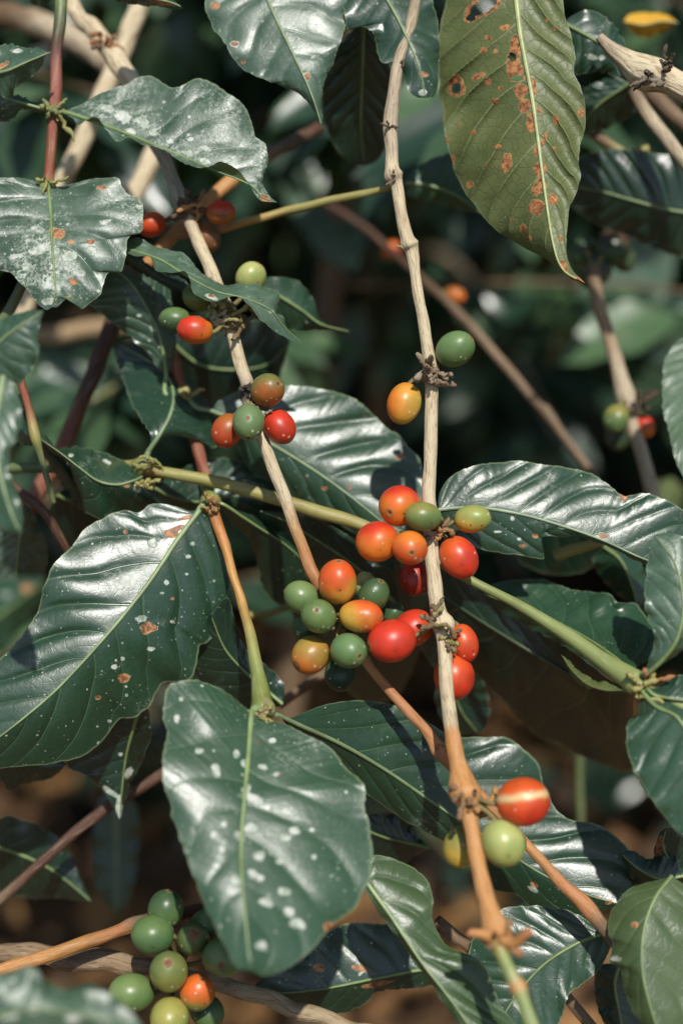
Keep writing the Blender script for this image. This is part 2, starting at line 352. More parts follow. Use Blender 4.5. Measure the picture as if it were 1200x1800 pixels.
# ------------------------------------------------------------------ leaves
def leaf(mid, L, R, parent=None, dl=.6, dr=.6, label=None, cat='leaf', nv=8, skew=2.6, quilt=.11, rip=.12, ripf=5.0,
         speck=.25, tone=.4, olive=0.0, under=False, spots=(), rib=3.3, yel=0.0, dust=0.0, ribc=(.17, .24, .09, .1), seed=1, step=3.0,
         rib_end=.97, petiole=None, curl=0.0, arch=0.0, tilt=0.0, group=None, name=None, plabel=None, jag=1.5):
    """mid: (x, y, depth) along the midrib, base to tip. L, R: margins traced base to tip (x, y[, extra depth]).
    dl, dr: how far the margins lie behind (+) or before (-) the midrib, cm."""
    mid = np.array(mid, float)
    def fix(E):
        E = np.array([(e[0], e[1], e[2] if len(e) > 2 else 0.0) for e in E], float)
        return np.vstack([[mid[0, 0], mid[0, 1], 0], E, [mid[-1, 0], mid[-1, 1], 0]])
    L = fix(L); R = fix(R); ty = mid[:, 1].mean()
    span = max(np.linalg.norm(np.diff(a[:, :2], axis=0), axis=1).sum() for a in (mid, L, R))
    nu = int(max(30, span / step)); nh = int(max(10, max(np.abs(L[:, :2] - mid[len(mid) // 2, :2]).max(), np.abs(R[:, :2] - mid[len(mid) // 2, :2]).max()) / step * .55))
    nh = min(nh, 60)
    M = cr(mid, nu); EL = cr(L, nu); ER = cr(R, nu)
    u = np.linspace(0, 1, nu); prof = np.sin(np.pi * np.clip(u, 0, 1)) ** .7
    s_ = 1 if not under else -1
    halves = []; ws = []; ts = []
    for side, (E, dd) in enumerate(((EL, dl), (ER, dr))):
        t = np.linspace(0, 1, nh + 1)
        nrm = np.stack([np.gradient(E[:, 1]), -np.gradient(E[:, 0])], 1); nrm /= np.linalg.norm(nrm, axis=1)[:, None] + 1e-9
        Ej = E[:, :2] + nrm * (jag * (vnoise(u * 60, u * 0, seed + side) + .55 * vnoise(u * 170, u * 0, seed + side + 50)) * prof)[:, None]
        xy = M[:, None, :2] + (Ej - M[:, :2])[:, None, :] * t[None, :, None]
        U, T = np.meshgrid(u, t, indexing='ij')
        wv = U * nv + .16 * np.sin(U * 17 + seed) - T ** 1.15 * skew * (1 - .35 * U) * .9 + (.5 if side else .22)
        width = np.linalg.norm(Ej - M[:, :2], axis=1)[:, None] / 90.0
        sq = np.abs(np.sin(np.pi * wv)); q = .55 * (1 - np.exp(-(sq * 2.4) ** 2)) + .45 * sq if not under else sq ** .7
        d = M[:, None, 2] + (dd * prof)[:, None] * (T ** 1.25) + E[:, None, 2] * T ** 1.6
        qm = np.clip(.75 + .45 * vnoise(U * 7 + 3 * side, T * 2.5, seed + 31), .15, 1.4)
        d = d - s_ * .95 * quilt * qm * (q - .5) * (T * (1.25 - T) * 2.2) * np.minimum(width, 1.3) * prof[:, None]
        d = d + rip * T ** 3 * np.sin(2 * np.pi * (ripf * U + .3 * side) + seed) * prof[:, None]
        d = d + arch * (np.sin(np.pi * T) - T * 0) * prof[:, None]
        d = d + .16 * vnoise(xy[..., 0] * .02, xy[..., 1] * .02, seed + 5) * T ** .7 * prof[:, None] + tilt * (xy[..., 1] - ty)
        d = d + s_ * (-curl) * np.clip((T - .8) / .2, 0, 1) ** 2 * prof[:, None]
        halves.append((xy, d)); ws.append(wv); ts.append(T)
    xy = np.concatenate([halves[0][0][:, ::-1], halves[1][0][:, 1:]], 1)
    d = np.concatenate([halves[0][1][:, ::-1], halves[1][1][:, 1:]], 1)
    wv = np.concatenate([ws[0][:, ::-1], ws[1][:, 1:]], 1); T = np.concatenate([ts[0][:, ::-1], ts[1][:, 1:]], 1)
    V = PN(xy, d)
    top = parent is None
    org = P(mid[0, 0], mid[0, 1], mid[0, 2])
    # face direction
    i, j = nu // 2, nh
    Nn = np.cross(V[i, j + 2] - V[i, j - 2], V[i + 2, j] - V[i - 2, j]); toward = Nn.dot(C_ - V[i, j]) > 0
    flip = toward == under
    # A,B,C,D order: B-A is +v, D-A is +u -> normal = v x u
    sp = np.zeros(xy.shape[:2] + (4,)); sp[..., 3] = 1; sp[..., 2] = dust; keep = np.ones(xy.shape[:2], bool)
    for (sx, sy, rx, ry, kind, *an) in spots:
        a = math.radians(an[0]) if an else 0
        dx = xy[..., 0] - sx; dy = xy[..., 1] - sy
        if kind == 'w': rx, ry = rx * .85, ry * .85
        ex = (dx * math.cos(a) + dy * math.sin(a)) / rx; ey = (-dx * math.sin(a) + dy * math.cos(a)) / ry
        r_ = np.sqrt(ex ** 2 + ey ** 2) + .16 * vnoise(xy[..., 0] * .22, xy[..., 1] * .22, int(sx))
        val = np.clip(1.5 - r_, 0, 1)
        if kind == 'b': sp[..., 0] = np.maximum(sp[..., 0], val)
        elif kind == 'w': sp[..., 1] = np.maximum(sp[..., 1], val)
        elif kind == 'h':
            sp[..., 0] = np.maximum(sp[..., 0], np.clip(2.1 - r_, 0, 1)); keep &= ~(r_ < 1.0)
    if top:
        off = np.array(org)
    else: off = None
    Vl = V - off if top else local(V, parent)
    nm = name or 'coffee_leaf' if top else (name or 'leaf')
    me, F = grid_mesh(nm, Vl, flip=flip, keep=keep)
    uvl(me, 'Vein', F, np.stack([wv, T], -1))
    vcol(me, 'spots', sp)
    cf = np.zeros_like(sp); cf[..., 0] = speck; cf[..., 1] = tone; cf[..., 2] = olive; cf[..., 3] = yel; vcol(me, 'cfg', cf)
    o = link(nm, me, M_LEAF, parent)
    if top:
        o.location = org; o['label'] = label; o['category'] = cat
        if group: o['group'] = group
    elif plabel: o['label'] = plabel
    if rib:
        k = int(nu * rib_end); c = M[:k].copy()
        c[:, 2] += tilt * (c[:, 1] - ty)
        W = PN(c[:, :2], c[:, 2] - .02)
        rad = (rib * (1 - .8 * np.linspace(0, 1, k)) + .4) * K * c[:, 2] * .01
        if petiole:
            pp = cr([*petiole, (c[0, 0], c[0, 1], c[0, 2])], 26)
            pr = np.linspace(1.9, 1.15, 26) * rib * K * pp[:, 2] * .01
            W = np.concatenate([PN(pp[:-1, :2], pp[:-1, 2]), W]); rad = np.r_[pr[:-1], rad]
            sm = 14; z = 25
            for _ in range(8): rad[z - sm:z + sm] = np.convolve(rad, [.25, .5, .25], 'same')[z - sm:z + sm]
        Vt, s = tube_arr(W, rad, 8, seed, .03)
        Vt = Vt - np.array(o.location) if top else local(Vt, parent)
        mm, FF = grid_mesh('midrib', np.concatenate([Vt, Vt[:, :1]], 1))
        vcol(mm, 'col', np.tile(np.array(ribc), (len(W), 9, 1)))
        link('midrib', mm, M_RIB, o)
    return o

# ------------------------------------------------------------------ cherries
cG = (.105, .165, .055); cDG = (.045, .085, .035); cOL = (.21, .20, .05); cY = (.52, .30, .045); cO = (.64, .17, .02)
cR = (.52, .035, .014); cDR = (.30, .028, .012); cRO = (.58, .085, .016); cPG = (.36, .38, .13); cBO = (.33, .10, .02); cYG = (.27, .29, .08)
def cherry(x, y, rs, rl, axis, d, c1, c2=None, g=(0, -1), parent=None, node=None, scars=(), label=None, seed=None, stripe=False, nav=True, bias=0.0):
    """rs, rl: short and long half sizes in photo px; axis: (right, up, toward camera) the navel end points to;
    c1 where g (right, up) points, c2 opposite; node: (x, y, d) the stalk runs to"""
    seed = seed if seed is not None else int(x * 7 + y)
    c2 = c2 or c1; r = np.random.default_rng(seed)
    ax = (RGT * axis[0] + UPV * axis[1] - FWD * axis[2]).normalized()
    X = ax.cross(Vector((.3, .2, .9))).normalized(); Y = ax.cross(X)
    pc = P(x, y, d); k = K * d * .01
    nth, nph = 44, 56
    th = np.pi * (np.linspace(0, 1, nth) ** 1.25); ph = np.linspace(0, 2 * np.pi, nph, endpoint=False)
    TH, PH = np.meshgrid(th, ph, indexing='ij')
    rad = 1 + .018 * vnoise(np.cos(PH) * np.sin(TH) * 2.2, np.sin(PH) * np.sin(TH) * 2.2 + TH * 1.5, seed)
    rad = rad - .05 * np.exp(-(TH / .16) ** 2) + .028 * np.exp(-((TH - .17) / .045) ** 2)
    rad = rad - .06 * np.exp(-((np.pi - TH) / .22) ** 2)
    
    lx = np.sin(TH) * np.cos(PH) * rs * (1.0 + .03 * math.sin(seed)); ly = np.sin(TH) * np.sin(PH) * rs * .96
    lz = np.cos(TH) * rl
    V = (np.array(X) * (lx * rad)[..., None] + np.array(Y) * (ly * rad)[..., None] + np.array(ax) * (lz * rad)[..., None]) * k
    gd = np.array((RGT * g[0] + UPV * g[1]).normalized())
    gv = (V / (k * rl)) @ gd
    f = np.clip(.5 + bias + .75 * gv + .26 * vnoise(V[..., 0] * 170, (V[..., 1] + V[..., 2]) * 170, seed + 2) + .12 * vnoise(V[..., 0] * 600, (V[..., 1] - V[..., 2]) * 600, seed + 4), 0, 1); f = f * f * (3 - 2 * f)
    c = np.array(c2) * (1 - f[..., None]) + np.array(c1) * f[..., None]
    if stripe:
        uu = (V / (k * rs)) @ np.array(UPV + RGT * -.12) - .40 + .14 * ((V / (k * rl)) @ np.array(RGT)) ** 2 + .02 * vnoise(TH * 6, PH * 3, 4); m = np.exp(-np.abs(uu / .14) ** 2.4)[..., None]; c = c * (1 - m) + np.array((.66, .46, .22)) * m
    ring = np.exp(-((TH - .17) / .065) ** 2)[..., None] * .85; c = c * (1 - ring) + np.array((.26, .17, .07)) * ring
    dot = np.exp(-(TH / .10) ** 2)[..., None]; c = c * (1 - dot) + np.array((.05, .025, .012)) * dot
    sca = np.zeros(TH.shape)
    for (sx, sy, sr) in scars:   # screen direction of a scar patch
        sd = (RGT * sx + UPV * sy - FWD * math.sqrt(max(0.05, 1 - sx * sx - sy * sy))).normalized()
        nn = V / (np.linalg.norm(V, axis=-1, keepdims=True) + 1e-9)
        sca = np.maximum(sca, np.clip(1.25 - np.arccos(np.clip(nn @ np.array(sd), -1, 1)) / sr, 0, 1))
    me, F = grid_mesh('cherry', np.concatenate([V, V[:, :1]], 1))
    cc = np.concatenate([c, sca[..., None]], -1); vcol(me, 'col', np.concatenate([cc, cc[:, :1]], 1))
    o = link('cherry', me, M_CH, parent)
    off = np.zeros(3); q = parent
    while q is not None: off = off + np.array(q.location); q = q.parent
    o.location = Vector(np.array(pc) - off)
    if label: o['label'] = label
    if node:
        pa = np.array(pc) - np.array(ax) * rl * k * .90; pb = np.array(P(*node)); m = 10
        pcx = pa - np.array(ax) * rl * k * .35
        t = np.linspace(0, 1, m)[:, None]; path = (1 - t) ** 2 * pa + 2 * t * (1 - t) * pcx + t * t * pb
        rr = np.linspace(3.9, 4.6, m) * k; rr[:2] *= 1.25
        Vt, s = tube_arr(path, rr, 8, seed, .12)
        cs = np.tile(np.array((.20, .17, .06, .5)), (m, 8, 1)) * r.uniform(.7, 1.2)
        st = multi_tube('stalk', [Vt - np.array(pc)], [cs], None); st.parent = o
    return o
# =================================================================== branches that carry the fruit
def E(name, x, y, d, label, cat, group=None): return base_empty(name, P(x, y, d), label, cat, group)

# --- B1: the tan fruiting branch hanging through the middle
b1 = E('coffee_branch', 735, -30, 57, 'tan coffee branch hanging down the middle with ripe red cherries, turning green at its tip', 'branch')
stem('bark', [(738, -40, 57.5, 10, TAN), (722, 40, 57.5, 10, TAND), (700, 110, 57.2, 11, TAND), (694, 150, 57, 11, TAND), (685, 215, 57, 13, TAND), (689, 262, 56.8, 11, TAND),
              (689, 296, 56.6, 12, TAN), (691, 311, 56.5, 17, TAND), (696, 326, 56.5, 11, TAN), (706, 380, 56.3, 10.5, TAN), (714, 416, 56, 12, TAN), (718, 431, 56, 17, TAN), (723, 446, 56, 11.5, TAN),
              (734, 510, 55.7, 10, TAN), (748, 590, 55.5, 10.5, TAN), (756, 640, 55.4, 12, TAN), (757, 660, 55.4, 15, TAND), (758, 680, 55.3, 12, TAN), (757, 760, 55.2, 11.5, TAN), (753, 860, 55.1, 12.5, TAN),
              (756, 920, 55, 14, TAN), (757, 960, 54.9, 12.5, TAN), (762, 1020, 54.7, 13, TAN), (770, 1075, 54.5, 14, TAN), (778, 1098, 54.3, 20, TAN), (779, 1125, 54.2, 14, TAN), (784, 1200, 53.6, 13, TAN),
              (792, 1268, 53, 13.5, TAN), (795, 1290, 52.8, 14, ORG), (806, 1350, 52.2, 17, ORG), (814, 1385, 51.8, 26, ORG), (820, 1402, 51.6, 28, ORG), (824, 1424, 51.4, 15, ORG), (836, 1500, 50.6, 14, ORG),
              (854, 1580, 49.6, 16, ORG), (868, 1630, 49, 25, ORG), (874, 1650, 48.8, 29, ORG), (880, 1672, 48.5, 14, OLV), (898, 1715, 48, 13, PGR), (910, 1738, 47.8, 16, ORG), (918, 1760, 47.5, 13, PGR), (948, 1840, 46.5, 14, PGR)],
     b1, seed=1, wob=1.0)
stubs(757, 658, 54.9, b1, 16, 38, (.26, .17, .09, .8), TAND, 3); stubs(757, 668, 54.7, b1, 7, 20, BRN, TAND, 4)
stubs(766, 1088, 53.9, b1, 10, 30, BRN, OLV, 5); stubs(793, 1120, 53.8, b1, 8, 30, OLV, BRN, 6)
stubs(772, 930, 54.5, b1, 7, 32, BRN, ORG, 7); stubs(818, 1408, 51.2, b1, 9, 34, ORG, BRN, 8); stubs(846, 1420, 51.6, b1, 6, 36, OLV, ORG, 9)
stubs(876, 1655, 48.4, b1, 7, 34, ORG, BRN, 10)
stem('stipule', [(866, 1648, 48.6, 13, ORG), (845, 1642, 48.4, 9, ORG), (828, 1640, 48.3, 8, ORB), (822, 1636, 48.3, 6, ORB)], b1, seed=61)
stem('stipule', [(884, 1652, 48.5, 13, ORG), (905, 1656, 48.2, 10, ORG), (924, 1642, 48, 9, ORB), (934, 1636, 48, 7, ORB)], b1, seed=62)
stem('stipule', [(892, 1660, 48.4, 9, ORB), (908, 1672, 48.2, 7, ORB), (916, 1680, 48.2, 7, BRN)], b1, seed=63); stubs(692, 312, 56.2, b1, 4, 17, TAND, BRN, 12); stubs(718, 432, 55.8, b1, 5, 15, TAN, BRN, 13)
stubs(686, 220, 56.6, b1, 4, 14, DK, BRN, 14); stubs(700, 118, 57, b1, 4, 16, DK, BRN, 15)
cherry(799, 614, 32, 37, (.75, .45, .45), 55.2, (.12, .19, .07), cG, (-.3, 1), b1, (766, 650, 55.2), label='green cherry at the bare node of the branch')
cherry(710, 709, 31, 38, (-.25, -.9, .1), 55.2, cY, cO, (1, -.4), b1, (752, 660, 55.2), label='orange cherry hanging alone left of the branch')
cherry(702, 889, 37, 39, (-.3, -.2, .5), 54.8, cR, cO, (-.2, 1), b1, (757, 925, 55), nav=False)
cherry(743, 908, 27, 33, (-.96, .1, .2), 53.9, cG, cOL, (0, -.3), b1, (764, 925, 54.6), label='green cherry amid the red ones')
cherry(663, 952, 37, 39, (-.8, -.3, .2), 54.6, cO, cR, (.3, -.8), b1, (752, 940, 55))
cherry(720, 963, 31, 33, (.05, -.25, .96), 53.7, cO, cRO, (0, .8), b1, (755, 945, 54.6))
cherry(830, 912, 26, 33, (.9, .15, .2), 55.0, cYG, cY, (.3, 1), b1, (775, 930, 54.9), label='yellowish green cherry right of the branch')
cherry(806, 980, 34, 40, (.5, -.8, .1), 54.9, cR, cRO, (1, -.6), b1, (768, 935, 54.9))
cherry(728, 1016, 29, 33, (-.1, -.9, .1), 56.2, cDR, cR, (0, -1), b1, (756, 960, 55.4))  # its dark red has the shade of the cluster painted in
cherry(689, 1127, 39, 44, (-.9, -.2, .25), 53.8, cR, cR, (0, -1), b1, (756, 1100, 54))
cherry(726, 1104, 33, 38, (-.7, -.4, .2), 55.0, cRO, cR, (.6, -.6), b1, (766, 1098, 54.4))
cherry(814, 1130, 27, 35, (.3, -.85, .1), 54.9, cR, cRO, (.4, -.8), b1, (786, 1100, 54.6))
cherry(798, 1189, 37, 42, (.1, -.95, .1), 54.9, cR, cRO, (.4, -.8), b1, (788, 1130, 54.6))
cherry(919, 1409, 44, 48, (.95, .15, .2), 50.8, cR, cRO, (.3, -.9), b1, (838, 1402, 51.5), stripe=True, label='red cherry split by a pale stripe')
cherry(884, 1482, 40, 43, (.3, -.85, .3), 50.6, cPG, cYG, (.3, .7), b1, (836, 1415, 51.3), label='pale green cherry below the striped red one')
cherry(811, 1488, 32, 38, (-.3, -.85, .1), 52.4, (.46, .30, .05), cOL, (0, -1), b1, (824, 1415, 51.8), label='mustard yellow cherry half behind the branch')

# --- B2: second fruiting branch, upper left to lower right
b2 = E('coffee_branch', 130, 10, 62, 'long tan coffee branch running from upper left through the biggest cherry cluster to lower right', 'branch')
stem('bark', [(105, -40, 63, 15, TAN), (140, 30, 62.5, 15, TAN), (163, 48, 62.2, 17, TAN), (185, 78, 62, 17, TAN), (215, 125, 61.2, 18, TAN), (245, 175, 60.5, 17, TAN), (272, 240, 60, 16, GREY), (288, 275, 59.6, 12, GREY),
              (305, 320, 59.2, 12, GREY), (322, 358, 58.8, 17, GREY), (335, 385, 58.6, 12, TAND), (350, 430, 58.2, 11, TAN), (372, 480, 57.8, 12, TAN), (392, 535, 57.4, 15, TAN), (400, 552, 57.3, 19, TAN), (408, 580, 57.1, 12, TAN), (421, 630, 56.9, 11, TAN),
              (434, 672, 56.7, 12, TAND), (437, 695, 56.6, 14, DK), (445, 725, 56.5, 11, TAN), (470, 795, 56.2, 11, TAN), (497, 868, 56, 11, TAN), (522, 935, 55.9, 11, (.42, .24, .10, .8)), (545, 995, 55.8, 11, ORB), (572, 1045, 55.8, 12, ORB), (600, 1092, 55.7, 15, ORB),
              (640, 1155, 55.5, 10, ORG), (676, 1205, 55.3, 9, ORB), (712, 1245, 55.1, 9.5, ORB), (752, 1292, 54.9, 10, ORB), (772, 1320, 54.8, 15, ORB), (790, 1342, 54.7, 11, ORB), (850, 1405, 54.4, 10, ORB), (930, 1490, 54, 9.5, ORG), (985, 1550, 53.7, 11, ORB),
              (1030, 1593, 53.5, 14, ORB), (1062, 1632, 53.3, 12, BRN), (1110, 1690, 53, 12, BRN)], b2, seed=2, wob=1.2)
stubs(183, 72, 61.2, b2, 6, 34, ORB, BRN, 20); stubs(325, 362, 58.4, b2, 12, 44, DK, BRN, 21); stubs(350, 365, 58.3, b2, 6, 36, DK, ORG, 22)
stubs(398, 548, 56.7, b2, 16, 44, OLV, TAND, 23); stubs(420, 558, 56.7, b2, 8, 40, OLV, BRN, 24); stubs(380, 556, 56.6, b2, 6, 34, OLV, TAN, 25)
stubs(437, 690, 56.2, b2, 6, 20, DK, DK, 26); stubs(460, 722, 55.6, b2, 3, 20, TAND, TAN, 27); stubs(602, 1090, 55.4, b2, 9, 40, DK, OLV, 28); stubs(770, 1318, 54.6, b2, 5, 18, BRN, ORB, 29)
cherry(267, 394, 23, 26, (-.8, -.3, .2), 60, cRO, cR, (0, 1), b2, (318, 365, 59), label='red cherry partly behind the speckled leaf')
cherry(388, 374, 23, 27, (.9, -.1, .2), 58.4, cBO, cR, (0, -1), b2, (335, 362, 58.8), scars=((.3, -.5, .3),), label='reddish brown cherry at the dark upper node')
cherry(364, 416, 25, 30, (.3, -.9, .2), 59.4, (.15, .07, .025), cBO, (1, 0), b2, (335, 368, 58.9), label='dull brown cherry behind the branch')
cherry(441, 489, 27, 30, (.3, .7, .2), 57.9, cYG, cPG, (0, -1), b2, (400, 545, 57.3), label='yellowish green cherry above the wavy leaf')
cherry(343, 580, 26, 32, (-.95, .1, .2), 56, cR, cO, (-.8, .5), b2, (392, 565, 56.8), scars=((.2, .85, .25),), label='orange cherry left of the knobbly node')
cherry(309, 563, 24, 30, (-.9, .1, .1), 57.2, cDG, cG, (0, -1), b2, (388, 555, 57), label='dark green cherry behind the orange one')
cherry(345, 524, 22, 26, (-.7, .5, .1), 57.6, cOL, cG, (0, -1), b2, (388, 545, 57.2), label='green cherry half hidden by the wavy leaf')
cherry(470, 686, 30, 33, (.62, .28, .72), 55.6, cBO, (.14, .14, .04), (.6, -.6), b2, (440, 700, 56.3), label='brownish orange cherry on top of its cluster')
cherry(437, 742, 29, 34, (.02, -.86, .5), 55, cG, (.13, .19, .08), (0, -1), b2, (445, 710, 56), scars=((0, .2, .2),), label='green cherry in front of the branch')
cherry(399, 757, 27, 32, (-.4, -.8, .1), 55.9, (.42, .05, .015), cBO, (-.5, -.5), b2, (440, 720, 56.3), label='brownish red cherry left of the green one')
cherry(491, 750, 28, 33, (.45, -.75, .2), 56, cR, (.38, .03, .012), (.6, .6), b2, (455, 718, 56), label='bright red cherry right of the green one')
cherry(593, 1023, 35, 41, (.05, .8, .3), 54.4, cRO, cY, (0, 1), b2, (600, 1085, 55.2), bias=.15, label='orange red cherry on top of the big cluster')
cherry(530, 1050, 30, 33, (-.8, .4, .2), 54.9, cG, (.16, .22, .08), (-.3, -1), b2, (590, 1080, 55.4), label='light green cherry at the left of the big cluster')
cherry(560, 1083, 31, 34, (-.12, .38, .9), 53.9, (.13, .19, .06), cG, (0, -1), b2, (595, 1088, 55), label='green cherry with its navel facing out')
cherry(634, 1083, 30, 40, (.93, -.05, .35), 54, cRO, cY, (.9, .5), b2, (602, 1088, 54.8), label='yellow and orange cherry with its navel to the right')
cherry(656, 1046, 27, 32, (.4, .75, .4), 55.2, cDG, cG, (0, 1), b2, (605, 1080, 55.4), label='dark green cherry at the top right of the cluster')
cherry(690, 1078, 18, 22, (.6, .5, .2), 56.3, cDG, cG, (0, 1), b2, (610, 1088, 55.6), label='small dark green cherry at the back')
cherry(640, 1030, 22, 26, (.2, .9, .2), 56.2, cPG, cG, (0, 1), b2, (605, 1080, 55.6))
cherry(613, 1144, 32, 35, (.55, -.2, .8), 53.9, cG, (.12, .2, .08), (0, -1), b2, (600, 1095, 55), scars=((.2, -.7, .15),), label='green cherry at the bottom of the cluster, brown navel to the right')
cherry(545, 1151, 32, 36, (-.5, -.7, .2), 54.6, (.30, .20, .04), (.48, .13, .02), (.2, .8), b2, (596, 1095, 55.2), scars=((-.7, -.5, .35),), label='amber cherry at the lower left of the cluster')
cherry(597, 1186, 28, 30, (0, -.9, .1), 56.4, cDG, (.02, .05, .03), (0, 1), b2, (602, 1096, 55.6), label='dark green cherry under the cluster')
cherry(540, 1104, 26, 28, (-.9, -.1, .1), 56.2, cDG, cG, (0, -1), b2, (598, 1092, 55.6))

# --- B3: reddish twig upper left with speckled leaves
b3 = E('coffee_twig', 100, 0, 58, 'reddish twig hanging at upper left with white speckled leaves', 'twig')
stem('bark', [(112, -30, 58.5, 11, GRN), (106, 30, 58.2, 11, DGR), (101, 80, 58, 10, DRB), (99, 130, 57.9, 10, (.26, .09, .06, .4)), (97, 185, 57.8, 12, RED), (96, 198, 57.7, 16, OLV), (94, 212, 57.7, 10, RED),
              (90, 270, 57.6, 9, RED), (86, 312, 57.5, 10, RED), (83, 328, 57.4, 16, GRN), (88, 336, 57.3, 8, GRN)], b3, seed=3)
stubs(96, 198, 57.3, b3, 6, 34, OLV, DGR, 31); stubs(84, 326, 57.1, b3, 4, 24, GRN, OLV, 32)
leaf([(108, 198, 57.5), (125, 200, 57.3), (200, 226, 57.0), (290, 262, 56.6), (380, 300, 56.2), (440, 325, 56), (462, 347, 56), (488, 356, 56.2)],
     [(150, 180), (172, 165), (220, 150), (240, 136), (265, 134), (285, 144), (303, 152), (320, 151), (350, 138), (375, 145), (398, 164), (425, 180), (440, 208), (450, 238), (466, 255), (469, 290), (462, 320), (474, 345)],
     [(128, 208), (137, 220), (150, 212), (166, 206), (176, 212), (186, 228), (205, 249), (225, 241), (240, 247), (252, 256), (270, 258), (288, 265), (302, 276), (322, 286), (345, 293), (370, 293), (392, 286), (418, 300), (437, 322), (447, 340), (460, 353)],
     b3, dl=.9, dr=-.5, speck=1.1, tone=.5, dust=.16, seed=11, rip=.22, ripf=5, petiole=[(97, 197, 57.6)], quilt=.14,
     spots=[(215, 205, 22, 12, 'w', 20), (250, 215, 18, 10, 'w', 30), (190, 190, 14, 8, 'w'), (270, 232, 12, 8, 'w'), (300, 248, 10, 6, 'w'), (335, 245, 8, 4, 'w'), (360, 260, 12, 6, 'w', 20), (362, 284, 13, 7, 'w', 15),
            (330, 270, 12, 7, 'w', 20), (230, 232, 15, 8, 'w'), (466, 350, 12, 6, 'b', 40), (180, 205, 10, 5, 'w'), (410, 278, 8, 4, 'w')], plabel='wavy leaf crusted with white specks, tip pointing right')
leaf([(86, 330, 57.2), (90, 380, 56.6), (92, 430, 55.8), (96, 480, 55.3), (98, 512, 55), (92, 540, 55)],
     [(60, 318, .1), (20, 312), (-30, 320), (-60, 380), (-50, 440), (-12, 472), (18, 480), (32, 495), (45, 506), (58, 522), (68, 535), (82, 545)],
     [(112, 326), (150, 317), (190, 312), (208, 313), (216, 328), (226, 340), (236, 345), (248, 352), (253, 388), (246, 410), (230, 416), (222, 440), (219, 466), (212, 478), (192, 479), (184, 498), (178, 516), (165, 528), (148, 541), (138, 538), (126, 520), (112, 530), (100, 540)],
     b3, dl=.6, dr=.7, speck=1.15, tone=.5, dust=.16, seed=12, rip=.12, ripf=6, quilt=.14, nv=7,
     spots=[(100, 410, 14, 10, 'b'), (95, 440, 10, 20, 'w'), (120, 450, 22, 10, 'w'), (70, 440, 24, 12, 'w', -20), (180, 330, 10, 4, 'b'), (140, 480, 14, 10, 'w'), (90, 500, 25, 12, 'w'), (160, 440, 12, 9, 'w'), (85, 530, 14, 8, 'w'), (50, 470, 14, 8, 'w'),
            (125, 425, 5, 4, 'b'), (160, 425, 7, 4, 'b'), (185, 390, 14, 5, 'w', -15), (130, 495, 8, 5, 'b'), (60, 400, 16, 5, 'w', -30), (30, 450, 20, 6, 'w', -10)], plabel='broad heart shaped leaf dusted with white and brown specks')
leaf([(96, 197, 57.6), (70, 190, 57.5), (30, 178, 57.4), (-30, 160, 57.2)], [(78, 180), (60, 180), (45, 172), (20, 165), (0, 158)], [(80, 196), (66, 198), (50, 192), (35, 195), (22, 210), (0, 214), (-20, 205)], b3, tone=.5, speck=.6, seed=13, dl=.3, dr=.4)
leaf([(104, -10, 58.4), (75, -18, 58.6), (40, -26, 58.8)], [(80, -30), (60, -40)], [(90, 0), (70, 12), (50, 0)], b3, tone=.6, speck=.3, seed=14)

# --- B5: red to green twig, lower left
b5 = E('coffee_twig', 300, 600, 60, 'twig turning from dark red to yellow green, carrying the large glossy leaves at lower left', 'twig')
stem('bark', [(292, 560, 60.8, 9, DRB), (306, 630, 60.4, 9, RED), (318, 678, 60.2, 11, RED), (323, 692, 60.1, 15, OLV), (328, 708, 60, 10, RED), (343, 770, 59.8, 10.5, RED), (360, 835, 59.4, 11, RED), (366, 868, 58.6, 12, GRN), (372, 886, 57.8, 20, GRN),
              (376, 900, 57.3, 11, ORB), (385, 930, 57, 10, (.40, .15, .03, .3)), (405, 995, 56.4, 8, (.42, .20, .04, .25)), (425, 1060, 55.8, 8.5, (.40, .22, .05, .2)), (440, 1120, 55, 10, OLV), (452, 1180, 54.3, 12.5, GRN), (459, 1228, 53.6, 18, GRN), (463, 1252, 53.2, 24, GRN), (465, 1266, 53, 10, GRN)], b5, seed=4, wob=.8)
stubs(374, 888, 56.9, b5, 9, 26, OLV, ORB, 41); stubs(464, 1254, 52.5, b5, 9, 26, OLV, TAND, 42); stubs(322, 692, 59.7, b5, 7, 26, OLV, GRN, 43); stubs(466, 1262, 52.5, b5, 5, 20, OLV, OLV, 44)
leaf([(292, 662, 59.8), (290, 640, 59.6), (280, 590, 59.2), (255, 535, 58.9), (225, 492, 58.7), (190, 470, 58.7), (160, 462, 58.8)],
     [(278, 648), (262, 624), (235, 598), (212, 578), (192, 564), (172, 545), (150, 530), (140, 495)],
     [(304, 640), (310, 600), (306, 560), (300, 520), (288, 490), (262, 478), (235, 470), (205, 462)],
     b5, dl=.1, dr=.9, tone=.55, speck=.35, dust=0.06, seed=21, petiole=[(322, 692, 60), (305, 700, 59.6), (290, 690, 59.5)], ribc=(.20, .28, .12, .1),
     spots=[(268, 578, 10, 6, 'w', 40), (245, 555, 6, 4, 'w'), (262, 600, 4, 4, 'w'), (280, 610, 4, 3, 'w')], plabel='leaf below the speckled heart shaped leaf, on a curled stalk')
